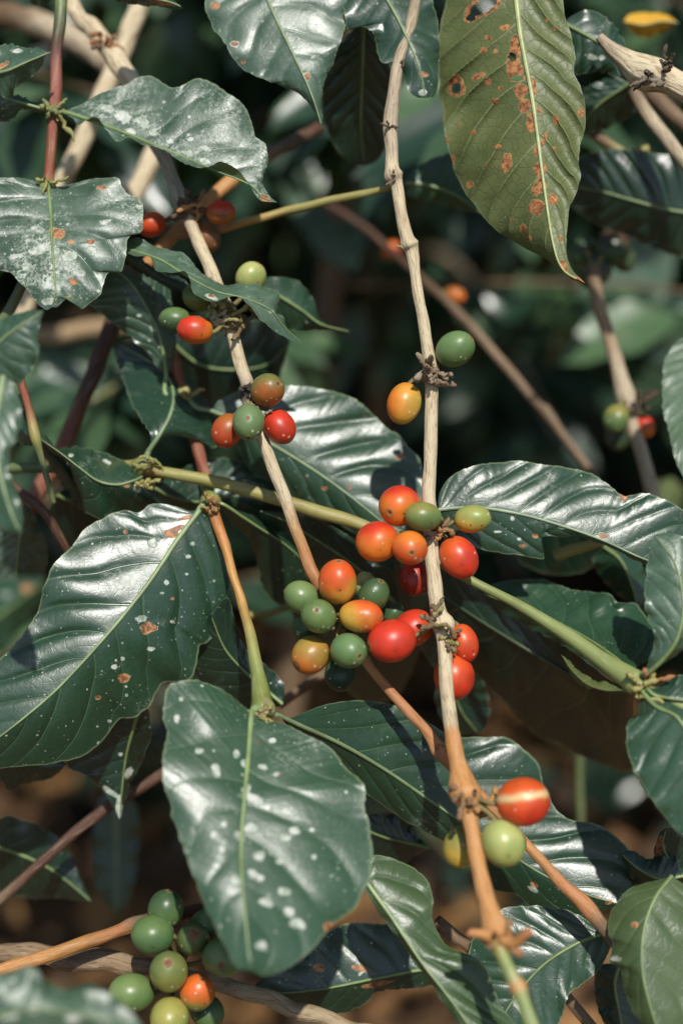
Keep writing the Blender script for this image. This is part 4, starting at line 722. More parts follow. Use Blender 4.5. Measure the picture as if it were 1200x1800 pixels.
# =================================================================== leaves whose twig is out of view
leaf([(900, -60, 56.8), (905, -20, 56.6), (914, 60, 56.2), (936, 180, 55.6), (956, 330, 54.9), (972, 430, 54.4), (990, 475, 54.3), (1028, 498, 54.4)],
     [(800, -40), (783, 0), (772, 60), (769, 120), (775, 180), (780, 225), (788, 265), (800, 305), (820, 342), (840, 370), (862, 396), (885, 415), (912, 430), (938, 444), (962, 457), (982, 474), (1002, 490)],
     [(975, -50), (988, -10), (992, 30), (1004, 60), (1010, 95), (1010, 130), (1020, 155), (1028, 180), (1028, 225), (1018, 262), (1016, 290), (1020, 312), (1010, 345), (1000, 368), (996, 400), (994, 430), (997, 455), (1008, 478)],
     dl=2.6, dr=.2, label='olive green leaf underside hanging at upper right, riddled with brown insect holes', under=True, speck=.08, tone=1.0, olive=1, seed=51, rib=5, ribc=(.36, .40, .17, .1), nv=11, skew=3.6, quilt=.30, step=2.1, jag=1.0,
     spots=[(848, 12, 22, 10, 'h', -25), (826, 32, 7, 5, 'h', -20), (888, 48, 10, 5, 'b', -5), (858, 66, 6, 4, 'b'), (850, 89, 6, 6, 'b'), (870, 91, 4, 5, 'b'), (802, 156, 7, 9, 'h'), (801, 152, 15, 20, 'b'), (905, 85, 9, 22, 'b', -8), (900, 100, 6, 6, 'h'), (903, 120, 14, 20, 'b', -8), (908, 138, 9, 4, 'h', -10),
            (914, 160, 12, 12, 'b'), (922, 185, 9, 14, 'b'), (930, 204, 5, 6, 'b'), (932, 220, 7, 12, 'b'), (840, 134, 11, 6, 'b', -25), (857, 144, 6, 6, 'b'), (869, 178, 6, 6, 'b'), (936, 152, 6, 18, 'b', -8), (947, 194, 4, 7, 'b'), (977, 212, 5, 12, 'b', -10), (1021, 199, 6, 7, 'b'), (956, 245, 3, 14, 'b', 20),
            (831, 233, 6, 4, 'b'), (874, 257, 6, 4, 'b'), (943, 265, 6, 9, 'b'), (890, 285, 9, 17, 'b', 12), (949, 300, 8, 16, 'b', -5), (944, 293, 8, 6, 'b', -30), (946, 330, 11, 15, 'b', 25), (942, 364, 14, 14, 'b', -10), (825, 325, 7, 7, 'b'), (919, 402, 7, 9, 'b'), (928, 420, 6, 5, 'b'), (971, 350, 8, 10, 'b'),
            (795, 278, 4, 8, 'b'), (784, 246, 4, 6, 'b'), (807, 218, 3, 3, 'b'), (880, 156, 4, 4, 'b'), (917, 60, 4, 8, 'b'), (975, 50, 4, 4, 'b'), (985, 420, 4, 5, 'b'), (1015, 492, 14, 5, 'b', 20), (990, 470, 6, 14, 'b', -25), (900, 386, 3, 3, 'b'), (855, 290, 3, 3, 'b'), (960, 35, 3, 3, 'b'), (937, 180, 4, 12, 'b', -5), (974, 262, 3, 4, 'b')])
leaf([(440, -80, 58), (455, -40, 57.9), (476, 12, 57.6), (508, 80, 57.2), (532, 130, 56.9), (552, 178, 56.8), (567, 228, 56.9)],
     [(380, -50), (362, -10), (366, 28), (384, 62), (398, 78), (408, 98), (425, 118), (448, 134), (470, 141), (498, 152), (525, 166), (545, 186), (558, 206)],
     [(540, -60), (604, -30), (608, 20), (604, 60), (594, 85), (584, 112), (574, 132), (567, 152), (563, 180), (567, 205)],
     dl=.5, dr=.6, label='silvery green leaf hanging at top centre with white ring marks', tone=.55, speck=.6, dust=0.18, seed=52, nv=8, ribc=(.22, .30, .15, .1),
     spots=[(413, 77, 10, 8, 'w'), (413, 77, 6, 4, 'b'), (540, 133, 8, 11, 'w'), (540, 134, 5, 6, 'b'), (378, 10, 9, 6, 'b'), (525, 68, 5, 3, 'w'), (550, 100, 6, 3, 'w', -30), (428, 108, 4, 4, 'b')])
leaf([(212, 436, 57.2), (240, 442, 57), (285, 458, 56.6), (330, 486, 56.2), (380, 512, 55.8), (430, 524, 55.8), (475, 545, 56), (500, 575, 56.4), (538, 610, 56.8)],
     [(225, 424), (245, 418), (270, 432), (300, 440), (330, 448), (345, 470), (368, 488), (395, 500), (425, 500), (450, 498), (472, 508), (488, 514), (490, 532), (486, 550), (498, 556), (502, 572), (515, 594)],
     [(235, 450, -.3), (262, 452, -.3), (275, 476, -.3), (300, 478, -.3), (325, 476, -.3), (336, 495, -.3), (340, 515, -.2), (365, 530, -.2), (385, 530), (402, 520), (425, 524), (445, 548), (470, 572), (500, 592)],
     dl=.8, dr=-.5, label='grey green leaf with a strongly waved edge just above the knobbly node', tone=.75, speck=.3, dust=0.2, seed=53, rib=2.0, rip=.15, ripf=4, nv=9, spots=[(372, 522, 16, 6, 'w', 20), (372, 520, 6, 3, 'b'), (476, 548, 7, 4, 'w')])
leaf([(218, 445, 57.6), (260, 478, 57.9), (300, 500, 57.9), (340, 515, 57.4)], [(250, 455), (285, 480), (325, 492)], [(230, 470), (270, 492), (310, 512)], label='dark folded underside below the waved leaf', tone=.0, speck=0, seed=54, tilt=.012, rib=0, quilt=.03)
leaf([(450, 500, 60), (490, 520, 60.2), (530, 545, 60.4), (565, 570, 60.6), (620, 584, 61)], [(470, 488), (510, 490), (535, 505), (552, 530), (560, 555), (575, 572)], [(460, 530), (490, 570), (520, 583), (555, 582), (590, 582)],
     label='small dusky leaf with a thin pointed tip behind the waved leaf', tone=.4, speck=.25, seed=55, dl=.6)
leaf([(770, 896, 56.4), (800, 893, 56.4), (850, 893, 56.3), (920, 905, 56.2), (990, 925, 56.1), (1060, 950, 56), (1130, 982, 56), (1190, 1000, 56.2), (1230, 1010, 56.4)],
     [(772, 870), (785, 845), (812, 825), (850, 814), (890, 811), (930, 812), (965, 818), (1000, 822), (1035, 832), (1062, 848), (1085, 866), (1098, 872), (1130, 868), (1160, 875), (1190, 890), (1220, 920), (1240, 960)],
     [(778, 915), (795, 938), (825, 957), (855, 968), (900, 975), (952, 983), (950, 972), (930, 960), (928, 950), (938, 940), (960, 944), (988, 946), (990, 932), (1005, 936), (1070, 962), (1130, 992), (1185, 1010)],
     dl=.85, dr=.45, label='long glossy leaf right of the branch with a bite taken from its lower edge', tone=.42, speck=.4, dust=0.0, seed=56, rib=3, nv=10, skew=3.0, quilt=.15, ribc=(.25, .33, .2, .1),
     spots=[(840, 872, 12, 5, 'w', -10), (1096, 872, 7, 7, 'b'), (988, 927, 9, 5, 'w'), (1060, 940, 14, 5, 'w', 20), (1060, 942, 8, 4, 'b'), (875, 935, 9, 3, 'w'), (912, 948, 5, 4, 'w'), (918, 960, 6, 3, 'b'), (900, 912, 5, 5, 'w'), (940, 942, 5, 4, 'b'), (845, 906, 5, 3, 'w')])
leaf([(745, 1130, 59.6), (715, 1085, 59.4), (670, 1035, 59.4), (610, 985, 59.6), (550, 945, 59.8), (500, 915, 60), (455, 898, 60.2)],
     [(722, 1075), (712, 1045), (700, 1015), (682, 1000), (655, 992), (640, 970), (622, 950), (602, 936), (575, 922), (545, 906), (515, 902), (485, 900)],
     [(700, 1220, 1), (640, 1235, 1), (560, 1170, 1), (525, 1140, .5), (515, 1080), (500, 1020), (470, 950)],
     label='dark shaded leaf behind the big cherry cluster with a pale wavy rim', tone=.08, speck=.15, seed=57, dl=.2, dr=1.4, tilt=.02, quilt=.06)  # low tone puts the cluster's shade into the leaf colour
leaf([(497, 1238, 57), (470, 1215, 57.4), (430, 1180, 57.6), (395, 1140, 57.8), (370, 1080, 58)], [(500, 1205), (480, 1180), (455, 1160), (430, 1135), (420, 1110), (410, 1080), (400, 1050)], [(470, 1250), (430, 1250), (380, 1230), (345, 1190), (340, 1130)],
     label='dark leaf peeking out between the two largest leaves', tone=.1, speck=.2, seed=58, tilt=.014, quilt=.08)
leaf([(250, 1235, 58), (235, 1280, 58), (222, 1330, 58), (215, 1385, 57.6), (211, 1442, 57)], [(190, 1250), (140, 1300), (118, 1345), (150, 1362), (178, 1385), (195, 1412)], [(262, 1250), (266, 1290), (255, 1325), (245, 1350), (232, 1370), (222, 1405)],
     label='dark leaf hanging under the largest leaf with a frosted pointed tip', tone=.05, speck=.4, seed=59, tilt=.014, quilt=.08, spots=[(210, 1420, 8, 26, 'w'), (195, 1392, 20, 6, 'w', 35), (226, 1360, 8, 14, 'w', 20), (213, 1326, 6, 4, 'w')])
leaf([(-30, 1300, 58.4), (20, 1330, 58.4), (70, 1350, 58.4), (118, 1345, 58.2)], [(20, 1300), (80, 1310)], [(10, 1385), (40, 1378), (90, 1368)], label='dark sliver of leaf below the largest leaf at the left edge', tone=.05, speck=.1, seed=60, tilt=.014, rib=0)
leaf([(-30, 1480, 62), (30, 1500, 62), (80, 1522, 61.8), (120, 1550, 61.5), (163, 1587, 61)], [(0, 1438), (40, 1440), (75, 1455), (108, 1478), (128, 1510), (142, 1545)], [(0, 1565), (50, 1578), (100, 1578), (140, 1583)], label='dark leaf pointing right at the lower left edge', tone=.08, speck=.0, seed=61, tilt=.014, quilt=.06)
leaf([(200, 1380, 72), (205, 1440, 72), (205, 1520, 72), (205, 1610, 72)], [(170, 1420), (166, 1500), (175, 1570)], [(240, 1420), (242, 1500), (232, 1570)], label='blurred dark green leaf hanging in the lower left gap', tone=.35, speck=0, seed=62)
leaf([(-40, 1800, 43), (40, 1775, 43), (120, 1780, 43), (190, 1795, 43), (260, 1830, 43)], [(-20, 1725), (20, 1708), (58, 1700), (85, 1728), (120, 1740), (158, 1732), (200, 1752), (232, 1780), (250, 1805)], [(0, 1900), (120, 1900), (200, 1880)],
     label='out of focus leaf with big white blotches in the bottom left corner', tone=.7, speck=.8, dust=0.2, seed=63, dl=.8, spots=[(30, 1750, 30, 14, 'w', -20), (65, 1712, 18, 12, 'w', 30), (170, 1750, 28, 11, 'w', 10), (220, 1785, 24, 12, 'w', 30), (60, 1775, 14, 9, 'w'), (15, 1785, 20, 10, 'w'), (130, 1790, 20, 9, 'w')])
leaf([(-40, 640, 50), (-10, 610, 50), (25, 580, 50), (78, 546, 50.2)], [(-30, 590), (0, 562), (35, 550), (60, 545)], [(0, 672), (32, 674), (50, 660), (62, 640), (70, 615), (68, 590), (72, 565)], label='soft blurred leaf with a pale edge at the left below the heart shaped leaf', tone=.65, speck=.3, dust=0.1, seed=64, dl=.5, dr=.3)
leaf([(6, 662, 49), (0, 700, 48.6), (-8, 760, 48), (0, 830, 47.6), (20, 900, 47.4), (38, 940, 47.4)], [(-40, 700), (-60, 780), (-40, 860), (-5, 920)], [(22, 672), (34, 700), (38, 735), (30, 768), (18, 795), (16, 825), (26, 850), (34, 885), (40, 915)],
     label='blurred green leaf drooping along the left edge', tone=.8, speck=.1, dust=0.08, seed=65, dl=.3, dr=.3, rib=5, ribc=(.3, .38, .2, .1))
leaf([(-30, 1100, 41), (0, 1080, 41), (40, 1050, 41), (82, 1020, 41)], [(-20, 1030), (20, 1018), (55, 1015)], [(0, 1150), (40, 1105), (68, 1065)], label='small very blurred leaf close to the lens at the left edge', tone=.6, speck=.5, seed=66, spots=[(48, 1033, 10, 8, 'b'), (10, 1045, 12, 6, 'w')])
leaf([(40, 880, 59.2), (38, 920, 59.2), (34, 960, 59.4), (30, 1000, 59.6), (28, 1040, 59.8)], [(10, 920), (-20, 960), (-20, 1010), (0, 1040)], [(60, 905), (80, 950), (84, 990), (70, 1030)], label='ash grey leaf in the shade beside the left edge', tone=.35, speck=.2, dust=0.35, seed=67, tilt=0.01, dl=.2, dr=1.2)
leaf([(100, 870, 60), (150, 890, 60.4), (200, 905, 60.6), (260, 930, 60.8)], [(130, 850), (180, 865), (230, 890)], [(85, 910), (110, 960), (160, 990), (220, 975)], label='black shaded leaf behind the torn base of the largest leaf', tone=.0, speck=.05, seed=68, tilt=.014, quilt=.05)  # black comes from shade painted into its tone
leaf([(-30, 130, 55.8), (10, 125, 55.8), (50, 108, 55.9), (93, 90, 56)], [(-10, 85), (20, 78), (45, 84), (70, 84), (84, 92)], [(10, 175), (22, 166), (30, 152), (55, 136), (65, 126), (76, 110), (80, 98)], label='speckled leaf at the upper left edge beside the red twig', tone=.6, speck=.6, dust=0.12, seed=69, spots=[(5, 115, 14, 4, 'b', -30), (30, 90, 14, 5, 'w')])
leaf([(180, -30, 57), (240, -10, 57), (300, 4, 57), (322, 14, 57)], [(220, -30), (280, -15)], [(200, 0), (240, 8), (280, 12), (305, 16)], label='thin slice of leaf with a yellow edge at the top edge', tone=.5, speck=.3, seed=70, spots=[(285, 4, 20, 5, 'b', 10)])
leaf([(640, -50, 57.6), (680, 0, 57.4), (712, 60, 57.2), (735, 115, 57), (748, 172, 57)], [(600, -20), (605, 20), (612, 52), (635, 45), (655, 58), (664, 85), (668, 108), (692, 116), (708, 130), (716, 158), (732, 170)], [(740, -30), (765, 20), (772, 80), (770, 140), (764, 168)],
     label='dark wavy leaf left of the holed leaf at the top', tone=.38, speck=.3, seed=71, dl=.4, dr=.9, rip=.16, spots=[(745, 130, 10, 4, 'b', 10), (742, 162, 10, 7, 'w')])
leaf([(640, 30, 60), (638, 90, 60), (636, 160, 60.2), (634, 220, 60.4), (640, 292, 60.8)], [(605, 70), (580, 110), (566, 160), (570, 215), (592, 262), (615, 285)], [(665, 70), (688, 120), (694, 180), (684, 240), (664, 280)],
     label='dark ribbed leaf with light streaks behind the upper branch', tone=.15, speck=.0, seed=72, tilt=.012, quilt=.35, nv=8, dl=.5, dr=.5)
leaf([(712, 322, 62), (750, 325, 62), (790, 338, 62), (820, 355, 61.8), (846, 376, 61.6)], [(725, 300), (755, 280), (790, 268), (818, 280), (835, 320), (842, 350)], [(720, 345), (760, 355), (800, 368)], label='pale green leaf half behind the holed leaf', tone=.85, speck=.1, seed=73)
leaf([(990, 40, 59), (1040, 68, 58.6), (1080, 95, 58.4), (1110, 125, 58.2), (1138, 162, 58)], [(1010, 25), (1040, 18), (1075, 40), (1100, 80), (1122, 120)], [(990, 100), (1010, 130), (1050, 126), (1085, 136), (1118, 150)], label='white spotted leaf between the holed leaf and the knobbly stub', tone=.3, speck=.5, seed=74, spots=[(1036, 70, 7, 5, 'w'), (1040, 100, 11, 7, 'w', 10), (1057, 102, 7, 6, 'w'), (1100, 124, 6, 5, 'w')])
leaf([(1160, 110, 62), (1100, 150, 62), (1050, 185, 62), (1010, 232, 62)], [(1110, 130), (1060, 140), (1015, 165), (1000, 200)], [(1120, 190), (1080, 220), (1045, 232)], label='dark leaf with a soft highlight right of the holed leaf', tone=.25, speck=.05, seed=75, tilt=.012, quilt=.2)
leaf([(1260, 380, 63), (1180, 370, 63), (1110, 352, 63.2), (1050, 335, 63.5), (985, 325, 64)], [(1220, 290), (1150, 270), (1080, 262), (1020, 275), (990, 300)], [(1220, 450), (1160, 440), (1100, 415), (1040, 390), (1000, 360)], label='broad dark leaf with faint ribs at the upper right edge', tone=.1, speck=.0, seed=76, tilt=.01, quilt=.24, nv=9)
leaf([(1230, 590, 61), (1215, 650, 60.6), (1205, 720, 60), (1205, 790, 59.4), (1210, 850, 59)], [(1190, 600), (1166, 640), (1163, 700), (1174, 760), (1190, 820)], [(1260, 640), (1270, 720), (1250, 800)], label='blurred leaf with pale stripes at the right edge', tone=1.0, olive=.25, speck=.2, dust=.35, seed=77, dl=-.1, dr=.1, quilt=.3, nv=12)  # dust value here paints the pale sheen into the colour
leaf([(1190, 40, 66), (1160, 38, 66), (1130, 44, 66), (1096, 38, 66)], [(1170, 26), (1130, 22), (1105, 26)], [(1165, 55), (1135, 66), (1110, 58)], label='yellow dying leaf in the upper right corner', tone=.9, olive=1, yel=1.0, speck=0, rib=1.5, seed=78)
leaf([(1180, 1540, 53), (1150, 1580, 52.4), (1130, 1640, 51.8), (1130, 1720, 51.2), (1160, 1830, 50.6)], [(1135, 1552), (1105, 1562), (1080, 1590), (1068, 1625), (1074, 1665), (1070, 1690), (1090, 1705), (1098, 1745), (1120, 1790)], [(1230, 1580), (1270, 1660), (1260, 1760)],
     label='bright green leaf in the bottom right corner', tone=1.0, olive=.45, speck=.1, seed=79, dl=1.2, nv=6, spots=[(1082, 1685, 12, 6, 'w'), (1115, 1625, 6, 6, 'b')])
leaf([(1200, 1540, 55.5), (1160, 1545, 55.5), (1125, 1530, 55.6), (1090, 1500, 55.8)], [(1180, 1500), (1140, 1510), (1110, 1495)], [(1180, 1570), (1140, 1570), (1110, 1545)], label='dark leaf behind the bright green leaf in the corner', tone=.2, speck=0, seed=80)
leaf([(1230, 1560, 56), (1190, 1530, 56), (1165, 1490, 56), (1170, 1455, 56)], [(1150, 1540), (1148, 1500), (1158, 1465)], [(1230, 1510), (1210, 1470), (1185, 1455)], label='curled brownish dark leaf at the right edge', tone=.0, speck=0, seed=81, tilt=.012, spots=[(1160, 1495, 8, 24, 'b')])
leaf([(640, 1545, 53), (690, 1615, 52.4), (740, 1690, 51.8), (790, 1755, 51.4), (850, 1840, 51)], [(655, 1505, .4), (685, 1508, .6), (720, 1522, .6), (748, 1545, .4), (760, 1580), (760, 1615), (775, 1650), (805, 1672), (840, 1685), (860, 1715), (875, 1760), (905, 1800), (940, 1830)], [(650, 1580), (700, 1650), (760, 1735), (820, 1820)],
     label='folded green leaf sweeping down at the bottom centre', tone=.85, olive=.3, speck=.05, seed=82, dl=.7, dr=.3, rib=3.5, ribc=(.25, .33, .15, .1), quilt=.2, nv=6)
leaf([(1062, 1640, 55), (1010, 1660, 54.8), (950, 1700, 54.6), (900, 1760, 54.4), (860, 1830, 54.2)], [(1010, 1605), (940, 1592), (880, 1600), (835, 1640), (822, 1690), (840, 1760)], [(1072, 1665), (1050, 1705), (1020, 1732), (1000, 1745), (985, 1790), (950, 1840)],
     label='dark leaf with a lit green lower edge behind the branch tip', tone=.45, speck=.15, seed=83, dl=.8, dr=-.2, spots=[(915, 1770, 30, 12, 'w', 60)])
leaf([(780, 1700, 57), (720, 1708, 57), (650, 1722, 57), (570, 1738, 57), (500, 1745, 57), (440, 1738, 57)], [(760, 1660), (730, 1632), (680, 1624), (620, 1622), (580, 1635), (550, 1665), (510, 1695), (470, 1715)], [(760, 1730), (700, 1740), (665, 1745), (640, 1765), (600, 1782), (550, 1778), (500, 1768), (460, 1750)],
     label='dark blemished leaf at the bottom between the blotched leaf and the folded leaf', tone=.2, speck=.35, seed=84, dl=.6, spots=[(632, 1702, 16, 5, 'b', 10), (560, 1702, 10, 8, 'b'), (660, 1730, 30, 4, 'b', -10), (635, 1710, 10, 3, 'w', -40)])
leaf([(755, 1490, 59), (710, 1480, 59), (670, 1470, 59), (620, 1450, 59)], [(725, 1460), (700, 1435), (660, 1430)], [(730, 1505), (700, 1525), (660, 1525), (630, 1500)], label='small black shaded leaf right of the blotched leaf', tone=.0, speck=0, seed=85, tilt=.014)  # shade is in the base colour, tone at its darkest
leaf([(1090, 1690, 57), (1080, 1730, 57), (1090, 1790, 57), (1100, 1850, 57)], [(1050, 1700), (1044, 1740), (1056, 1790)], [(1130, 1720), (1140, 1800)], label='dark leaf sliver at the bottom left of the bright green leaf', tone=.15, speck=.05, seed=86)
leaf([(300, 600, 62.5), (350, 640, 62.6), (410, 650, 62.8), (470, 640, 63), (510, 600, 63.2)], [(320, 560), (380, 555), (440, 560), (490, 575)], [(320, 690), (370, 740), (430, 735), (480, 690)], label='black shaded leaf behind the knobbly node', tone=.03, speck=.05, seed=87, tilt=.014, quilt=.06)  # near-black tone stands in for the shade behind the node
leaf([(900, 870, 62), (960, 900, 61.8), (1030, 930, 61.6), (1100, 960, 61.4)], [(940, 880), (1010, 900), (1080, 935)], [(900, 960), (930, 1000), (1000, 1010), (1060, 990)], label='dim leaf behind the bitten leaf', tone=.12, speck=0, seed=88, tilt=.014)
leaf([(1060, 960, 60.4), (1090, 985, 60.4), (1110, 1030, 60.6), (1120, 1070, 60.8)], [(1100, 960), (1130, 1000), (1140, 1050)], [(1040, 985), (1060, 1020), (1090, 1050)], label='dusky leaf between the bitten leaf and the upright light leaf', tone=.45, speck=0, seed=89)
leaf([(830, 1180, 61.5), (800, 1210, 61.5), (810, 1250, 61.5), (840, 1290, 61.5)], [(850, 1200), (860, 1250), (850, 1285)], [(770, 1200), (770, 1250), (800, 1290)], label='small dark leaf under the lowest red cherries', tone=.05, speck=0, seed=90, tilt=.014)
# =================================================================== ground and background plants
def grid_plane():
    nx, ny = 120, 160
    xs = np.linspace(-1, 1, nx); xs = np.sign(xs) * np.abs(xs) ** 2.6 * 60; ys = np.linspace(0, 1, ny) ** 2.6 * 120 - 2
    X, Y = np.meshgrid(xs, ys); Z = .03 * vnoise(X * 1.3, Y * 1.3, 3) * np.exp(-((X ** 2 + Y ** 2) / 900)) - .02
    V = np.stack([X, Y, Z], -1)
    me, F = grid_mesh('ground', V); o = link('ground', me, M_GR); o['kind'] = 'structure'
    if me.polygons[0].normal.z < 0: me.flip_normals()
grid_plane()

def leaf_cloud(name, items, mat, parent=None, fold=.25):
    """items: list of (pos, dir, up, length, width, tint) -> one mesh of small folded curved leaves"""
    nu, nv = 7, 5; u = np.linspace(0, 1, nu); v = np.linspace(-1, 1, nv)
    prof = np.sin(np.pi * np.clip(u, 0, 1) ** .85) ** .8; prof[0] = .04; prof[-1] = .02
    Vs = []; tin = []
    for (p, dr, up, L, W, ti) in items:
        dr = np.array(dr, float); dr /= np.linalg.norm(dr); up = np.array(up, float); sd = np.cross(dr, up); sd /= np.linalg.norm(sd) + 1e-9; nn = np.cross(sd, dr)
        bend = rng.uniform(.05, .45); wave = rng.uniform(0, 6)
        A = p + (dr * (u * L)[:, None]) - nn * (bend * L * u ** 2)[:, None]
        S = sd[None, None] * (v[None, :] * prof[:, None] * W * .5)[..., None]
        H = nn[None, None] * ((np.abs(v)[None, :] * fold * prof[:, None] * W * .5) + .05 * W * np.abs(v)[None, :] * np.sin(u * 16 + wave)[:, None])[..., None]
        Vs.append((A[:, None] + S + H).reshape(-1, 3)); tin.append(np.full(nu * nv, ti))
    V = np.concatenate(Vs); n = len(items)
    idx = np.arange(nu * nv).reshape(nu, nv); f = np.stack([idx[:-1, :-1], idx[:-1, 1:], idx[1:, 1:], idx[1:, :-1]], -1).reshape(-1, 4)
    F = (f[None] + (np.arange(n) * nu * nv)[:, None, None]).reshape(-1, 4)
    me = bpy.data.meshes.new(name); V = local(V, parent)
    me.vertices.add(len(V)); me.vertices.foreach_set('co', V.astype('f').ravel()); me.loops.add(F.size); me.loops.foreach_set('vertex_index', F.ravel().astype('i'))
    me.polygons.add(len(F)); me.polygons.foreach_set('loop_start', np.arange(0, F.size, 4).astype('i')); me.polygons.foreach_set('use_smooth', np.ones(len(F), bool)); me.update(calc_edges=True)
    a = me.attributes.new('tint', 'FLOAT', 'POINT'); a.data.foreach_set('value', np.concatenate(tin).astype('f'))
    return link(name, me, mat, parent)
def wtube(name, pts, rad, col, parent, seed=0):
    p = cr(np.array(pts, float), 26); r = np.interp(np.linspace(0, 1, 26), np.linspace(0, 1, len(rad)), rad)
    # resample in 3D
    V, s = tube_arr(p, r, 10, seed, .08)
    return multi_tube(name, [V], [np.tile(np.array(col), (26, 10, 1))], parent)
def bush(x, y, h, r, n, label, seed, zlo=.25, L=(.08, .15), group='coffee bushes growing behind', tint=(0, .9)):
    g = np.random.default_rng(seed)
    o = base_empty('coffee_bush', (x, y, 0), label, 'coffee bush', group)
    wtube('trunk', [(x, y, -.05), (x + .03, y, h * .3), (x - .02, y + .03, h * .7), (x, y, h)], [.022, .016, .011, .004], BRN, o, seed)
    items = []; nb = max(6, n // 26)
    for b in range(nb):
        z0 = zlo + (h - zlo) * (b + g.uniform(0, 1)) / nb; az = b * 2.4 + g.uniform(-.4, .4)
        ln = r * (1.05 - .5 * (z0 / h)) * g.uniform(.75, 1.1); dx, dy = math.cos(az), math.sin(az)
        tip = (x + dx * ln, y + dy * ln, z0 + ln * g.uniform(-.25, .25)); mid = (x + dx * ln * .5, y + dy * ln * .5, z0 + ln * .18)
        a0 = np.array((x, y, z0)); m0 = np.array(mid); t0 = np.array(tip)
        wtube('branch', [tuple(a0), mid, tip], [.005, .004, .002], TAND if g.random() < .3 else BRN, o, seed + b)
        for k in range(n // nb):
            t = g.uniform(.15, 1.05); c = (1 - t) ** 2 * a0 + 2 * t * (1 - t) * m0 + t * t * t0
            d = np.array([g.normal(), g.normal(), g.uniform(-1.1, .2)]) + np.array([dx, dy, 0]) * .5
            up = np.array([g.normal() * .5, g.normal() * .5 - .25, 1.0]); Lf = g.uniform(*L)
            items.append((c, d, up, Lf, Lf * g.uniform(.34, .48), g.uniform(*tint) ** 1.6 * (1.6 if g.random() < .15 else 1)))
    leaf_cloud('foliage', items, M_FOL, o)
    return o
bush(-.62, 1.55, 1.45, .62, 950, 'coffee bush far back at the left, blurred dark foliage', 201, .40)
bush(.02, 1.75, 1.55, .60, 1050, 'coffee bush behind the middle of the picture, blurred dark foliage', 202, .45)
bush(.62, 1.55, 1.5, .60, 1000, 'coffee bush behind at the right, blurred dark foliage', 203, .42)
bush(-.28, 2.5, 1.6, .8, 800, 'more distant coffee bush left of centre', 204, .2)
bush(.48, 2.6, 1.6, .8, 800, 'more distant coffee bush right of centre', 205, .2)
bush(-1.25, 2.4, 1.7, .8, 600, 'distant coffee bush beyond the left side', 206, .2)
bush(1.35, 2.5, 1.7, .8, 600, 'distant coffee bush beyond the right side', 207, .2)
for i_, (bx_, by_) in enumerate([(-.75, 2.05), (-.3, 1.95), (.12, 2.1), (.5, 1.98), (.9, 2.1), (-.5, 2.9), (.2, 3.1), (.8, 3.0)]):
    bush(bx_, by_, .75, .45, 420, ['low young coffee bush far left in the second row', 'low young coffee bush left of centre in the second row', 'low young coffee bush at the centre of the second row', 'low young coffee bush right of centre in the second row', 'low young coffee bush far right in the second row',
         'low coffee bush at the left of the third row', 'low coffee bush at the centre of the third row', 'low coffee bush at the right of the third row'][i_], 220 + i_, .03)
for i_, (bx_, by_) in enumerate([(.36, 1.30), (.08, 1.22), (-.20, 1.34), (.52, 1.52), (-.42, 1.5)]):
    bush(bx_, by_, .16, .13, 40, ['small seedling at the lower right on the brown ground', 'small seedling near the centre of the brown ground', 'small seedling left of centre on the brown ground', 'small seedling further back at the right', 'small seedling further back at the left'][i_], 260 + i_, .01, L=(.05, .09), group='seedlings on the ground')
# hanging leaves of the same plant, seen out of focus between the sharp ones
its = []
g = np.random.default_rng(77)
o = base_empty('coffee_bush', (0, .95, 0), 'coffee bush just behind the fruiting branches, its leaves dark and out of focus', 'coffee bush')
wtube('trunk', [(-.02, .98, -.05), (-.05, .95, .25), (-.02, .99, .6), (.03, 1.0, 1.1), (.02, 1.02, 1.45)], [.016, .015, .012, .009, .004], BRN, o, 5)
for b, (a, c) in enumerate([((-.02, .98, .80), (-.42, .80, .92)), ((-.02, .98, .62), (-.40, .85, .58)), ((0, 1., .95), (.40, .82, .98)), ((0, .98, .72), (.42, .86, .70)), ((-.02, .98, 1.1), (-.30, .8, 1.12)), ((.02, 1., 1.12), (.33, .85, 1.15)), ((-.03, .97, .5), (-.32, .82, .47)), ((-.02, .98, .85), (.1, .8, .87)), ((-.02, .98, .68), (-.15, .8, .70)), ((.02, 1.05, .9), (.30, 1.15, .88)), ((.02, 1.05, 1.0), (.22, 1.2, 1.02)), ((.0, 1.05, .78), (.28, 1.1, .74)), ((0, 1.05, .9), (-.25, 1.2, .92))]):
    a = np.array(a); c = np.array(c); m = (a + c) / 2 + np.array([0, -.02, .03])
    wtube('branch', [tuple(a), tuple(m), tuple(c)], [.002, .0016, .001], [BRN, DRB, OLV][b % 3], o, 40 + b)
    for k in range(64):
        t = g.uniform(.1, 1.05); q = (1 - t) * (1 - t) * a + 2 * t * (1 - t) * m + t * t * c
        d = np.array([g.normal(), g.normal() * .7, g.uniform(-1.4, .1)]); Lf = g.uniform(.045, .095)
        its.append((q, d, np.array([g.normal() * .5, g.normal() * .4 - .5, .9]), Lf, Lf * g.uniform(.36, .5), g.uniform(0, .85) ** 1.8))
leaf_cloud('foliage', its, M_FOL, o)
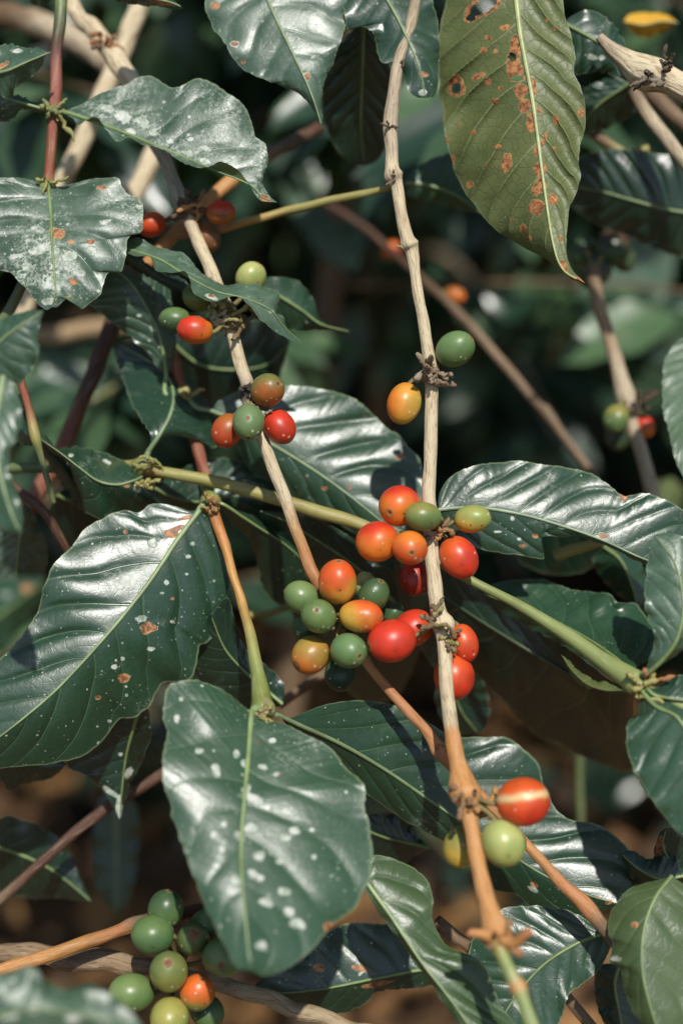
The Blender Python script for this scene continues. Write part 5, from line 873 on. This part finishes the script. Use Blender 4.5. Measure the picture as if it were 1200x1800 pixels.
# far wood closing the view
its = []
for k in range(5200):
    a = g.uniform(-1.15, 1.15); rr = g.uniform(4.2, 6.5); z = g.uniform(0, 3.4)
    its.append((np.array([math.sin(a) * rr, math.cos(a) * rr, z]), np.array([g.normal(), g.normal(), g.uniform(-1.2, .3)]), np.array([g.normal() * .5, g.normal() * .5 - .3, 1]), g.uniform(.16, .34), g.uniform(.08, .15), g.uniform(0, 1) ** 1.5))
o = leaf_cloud('far_undergrowth', its, M_FOL); o['kind'] = 'stuff'; o['label'] = 'far off dark undergrowth closing the view'; o['category'] = 'undergrowth'
# leaf litter
its = []
for k in range(3000):
    y = .5 + 4.5 * g.random() ** 1.3; x = g.uniform(-1, 1) * (.5 + y * .55)
    a = g.uniform(0, 6.28); its.append((np.array([x, y, .012 + .02 * g.random()]), np.array([math.cos(a), math.sin(a), g.uniform(-.1, .25)]), np.array([g.normal() * .25, g.normal() * .25, 1]), g.uniform(.05, .11), g.uniform(.02, .05), g.uniform(0, 1)))
o = leaf_cloud('leaf_litter', its, M_DRY); o['kind'] = 'stuff'; o['label'] = 'brown dry leaves lying on the ground'; o['category'] = 'leaf litter'
# unseen tree, added overhead only to dapple the light on what stands behind
sh = base_empty('added_shade_tree', (2.6, 1.6, 0), 'unseen tree added above the view to dapple light on the coffee bushes', 'tree')
wtube('trunk', [(2.6, 1.6, -.1), (2.55, 1.6, 1.2), (2.2, 1.5, 2.4), (1.4, 1.3, 3.0), (.3, 1.1, 3.4)], [.12, .10, .08, .05, .02], BRN, sh, 9)
its = []
for k in range(2600):
    z = g.uniform(2.5, 3.6); y0 = g.uniform(1.2, 3.8); x0 = g.uniform(-1.4, 1.4)   # ground-plane target near z 0.7
    s = (z - .7) / SUN.z; p = np.array([x0 + SUN.x * s, y0 + SUN.y * s, z])
    if noise.noise(Vector((x0 * 2.4, y0 * 2.4, 3.3))) > -.14: continue
    its.append((p, np.array([g.normal(), g.normal(), g.uniform(-.6, .3)]), np.array([g.normal() * .3, g.normal() * .3, 1]), g.uniform(.09, .16), g.uniform(.05, .085), g.random()))
leaf_cloud('added_crown', its, M_FOL, sh)
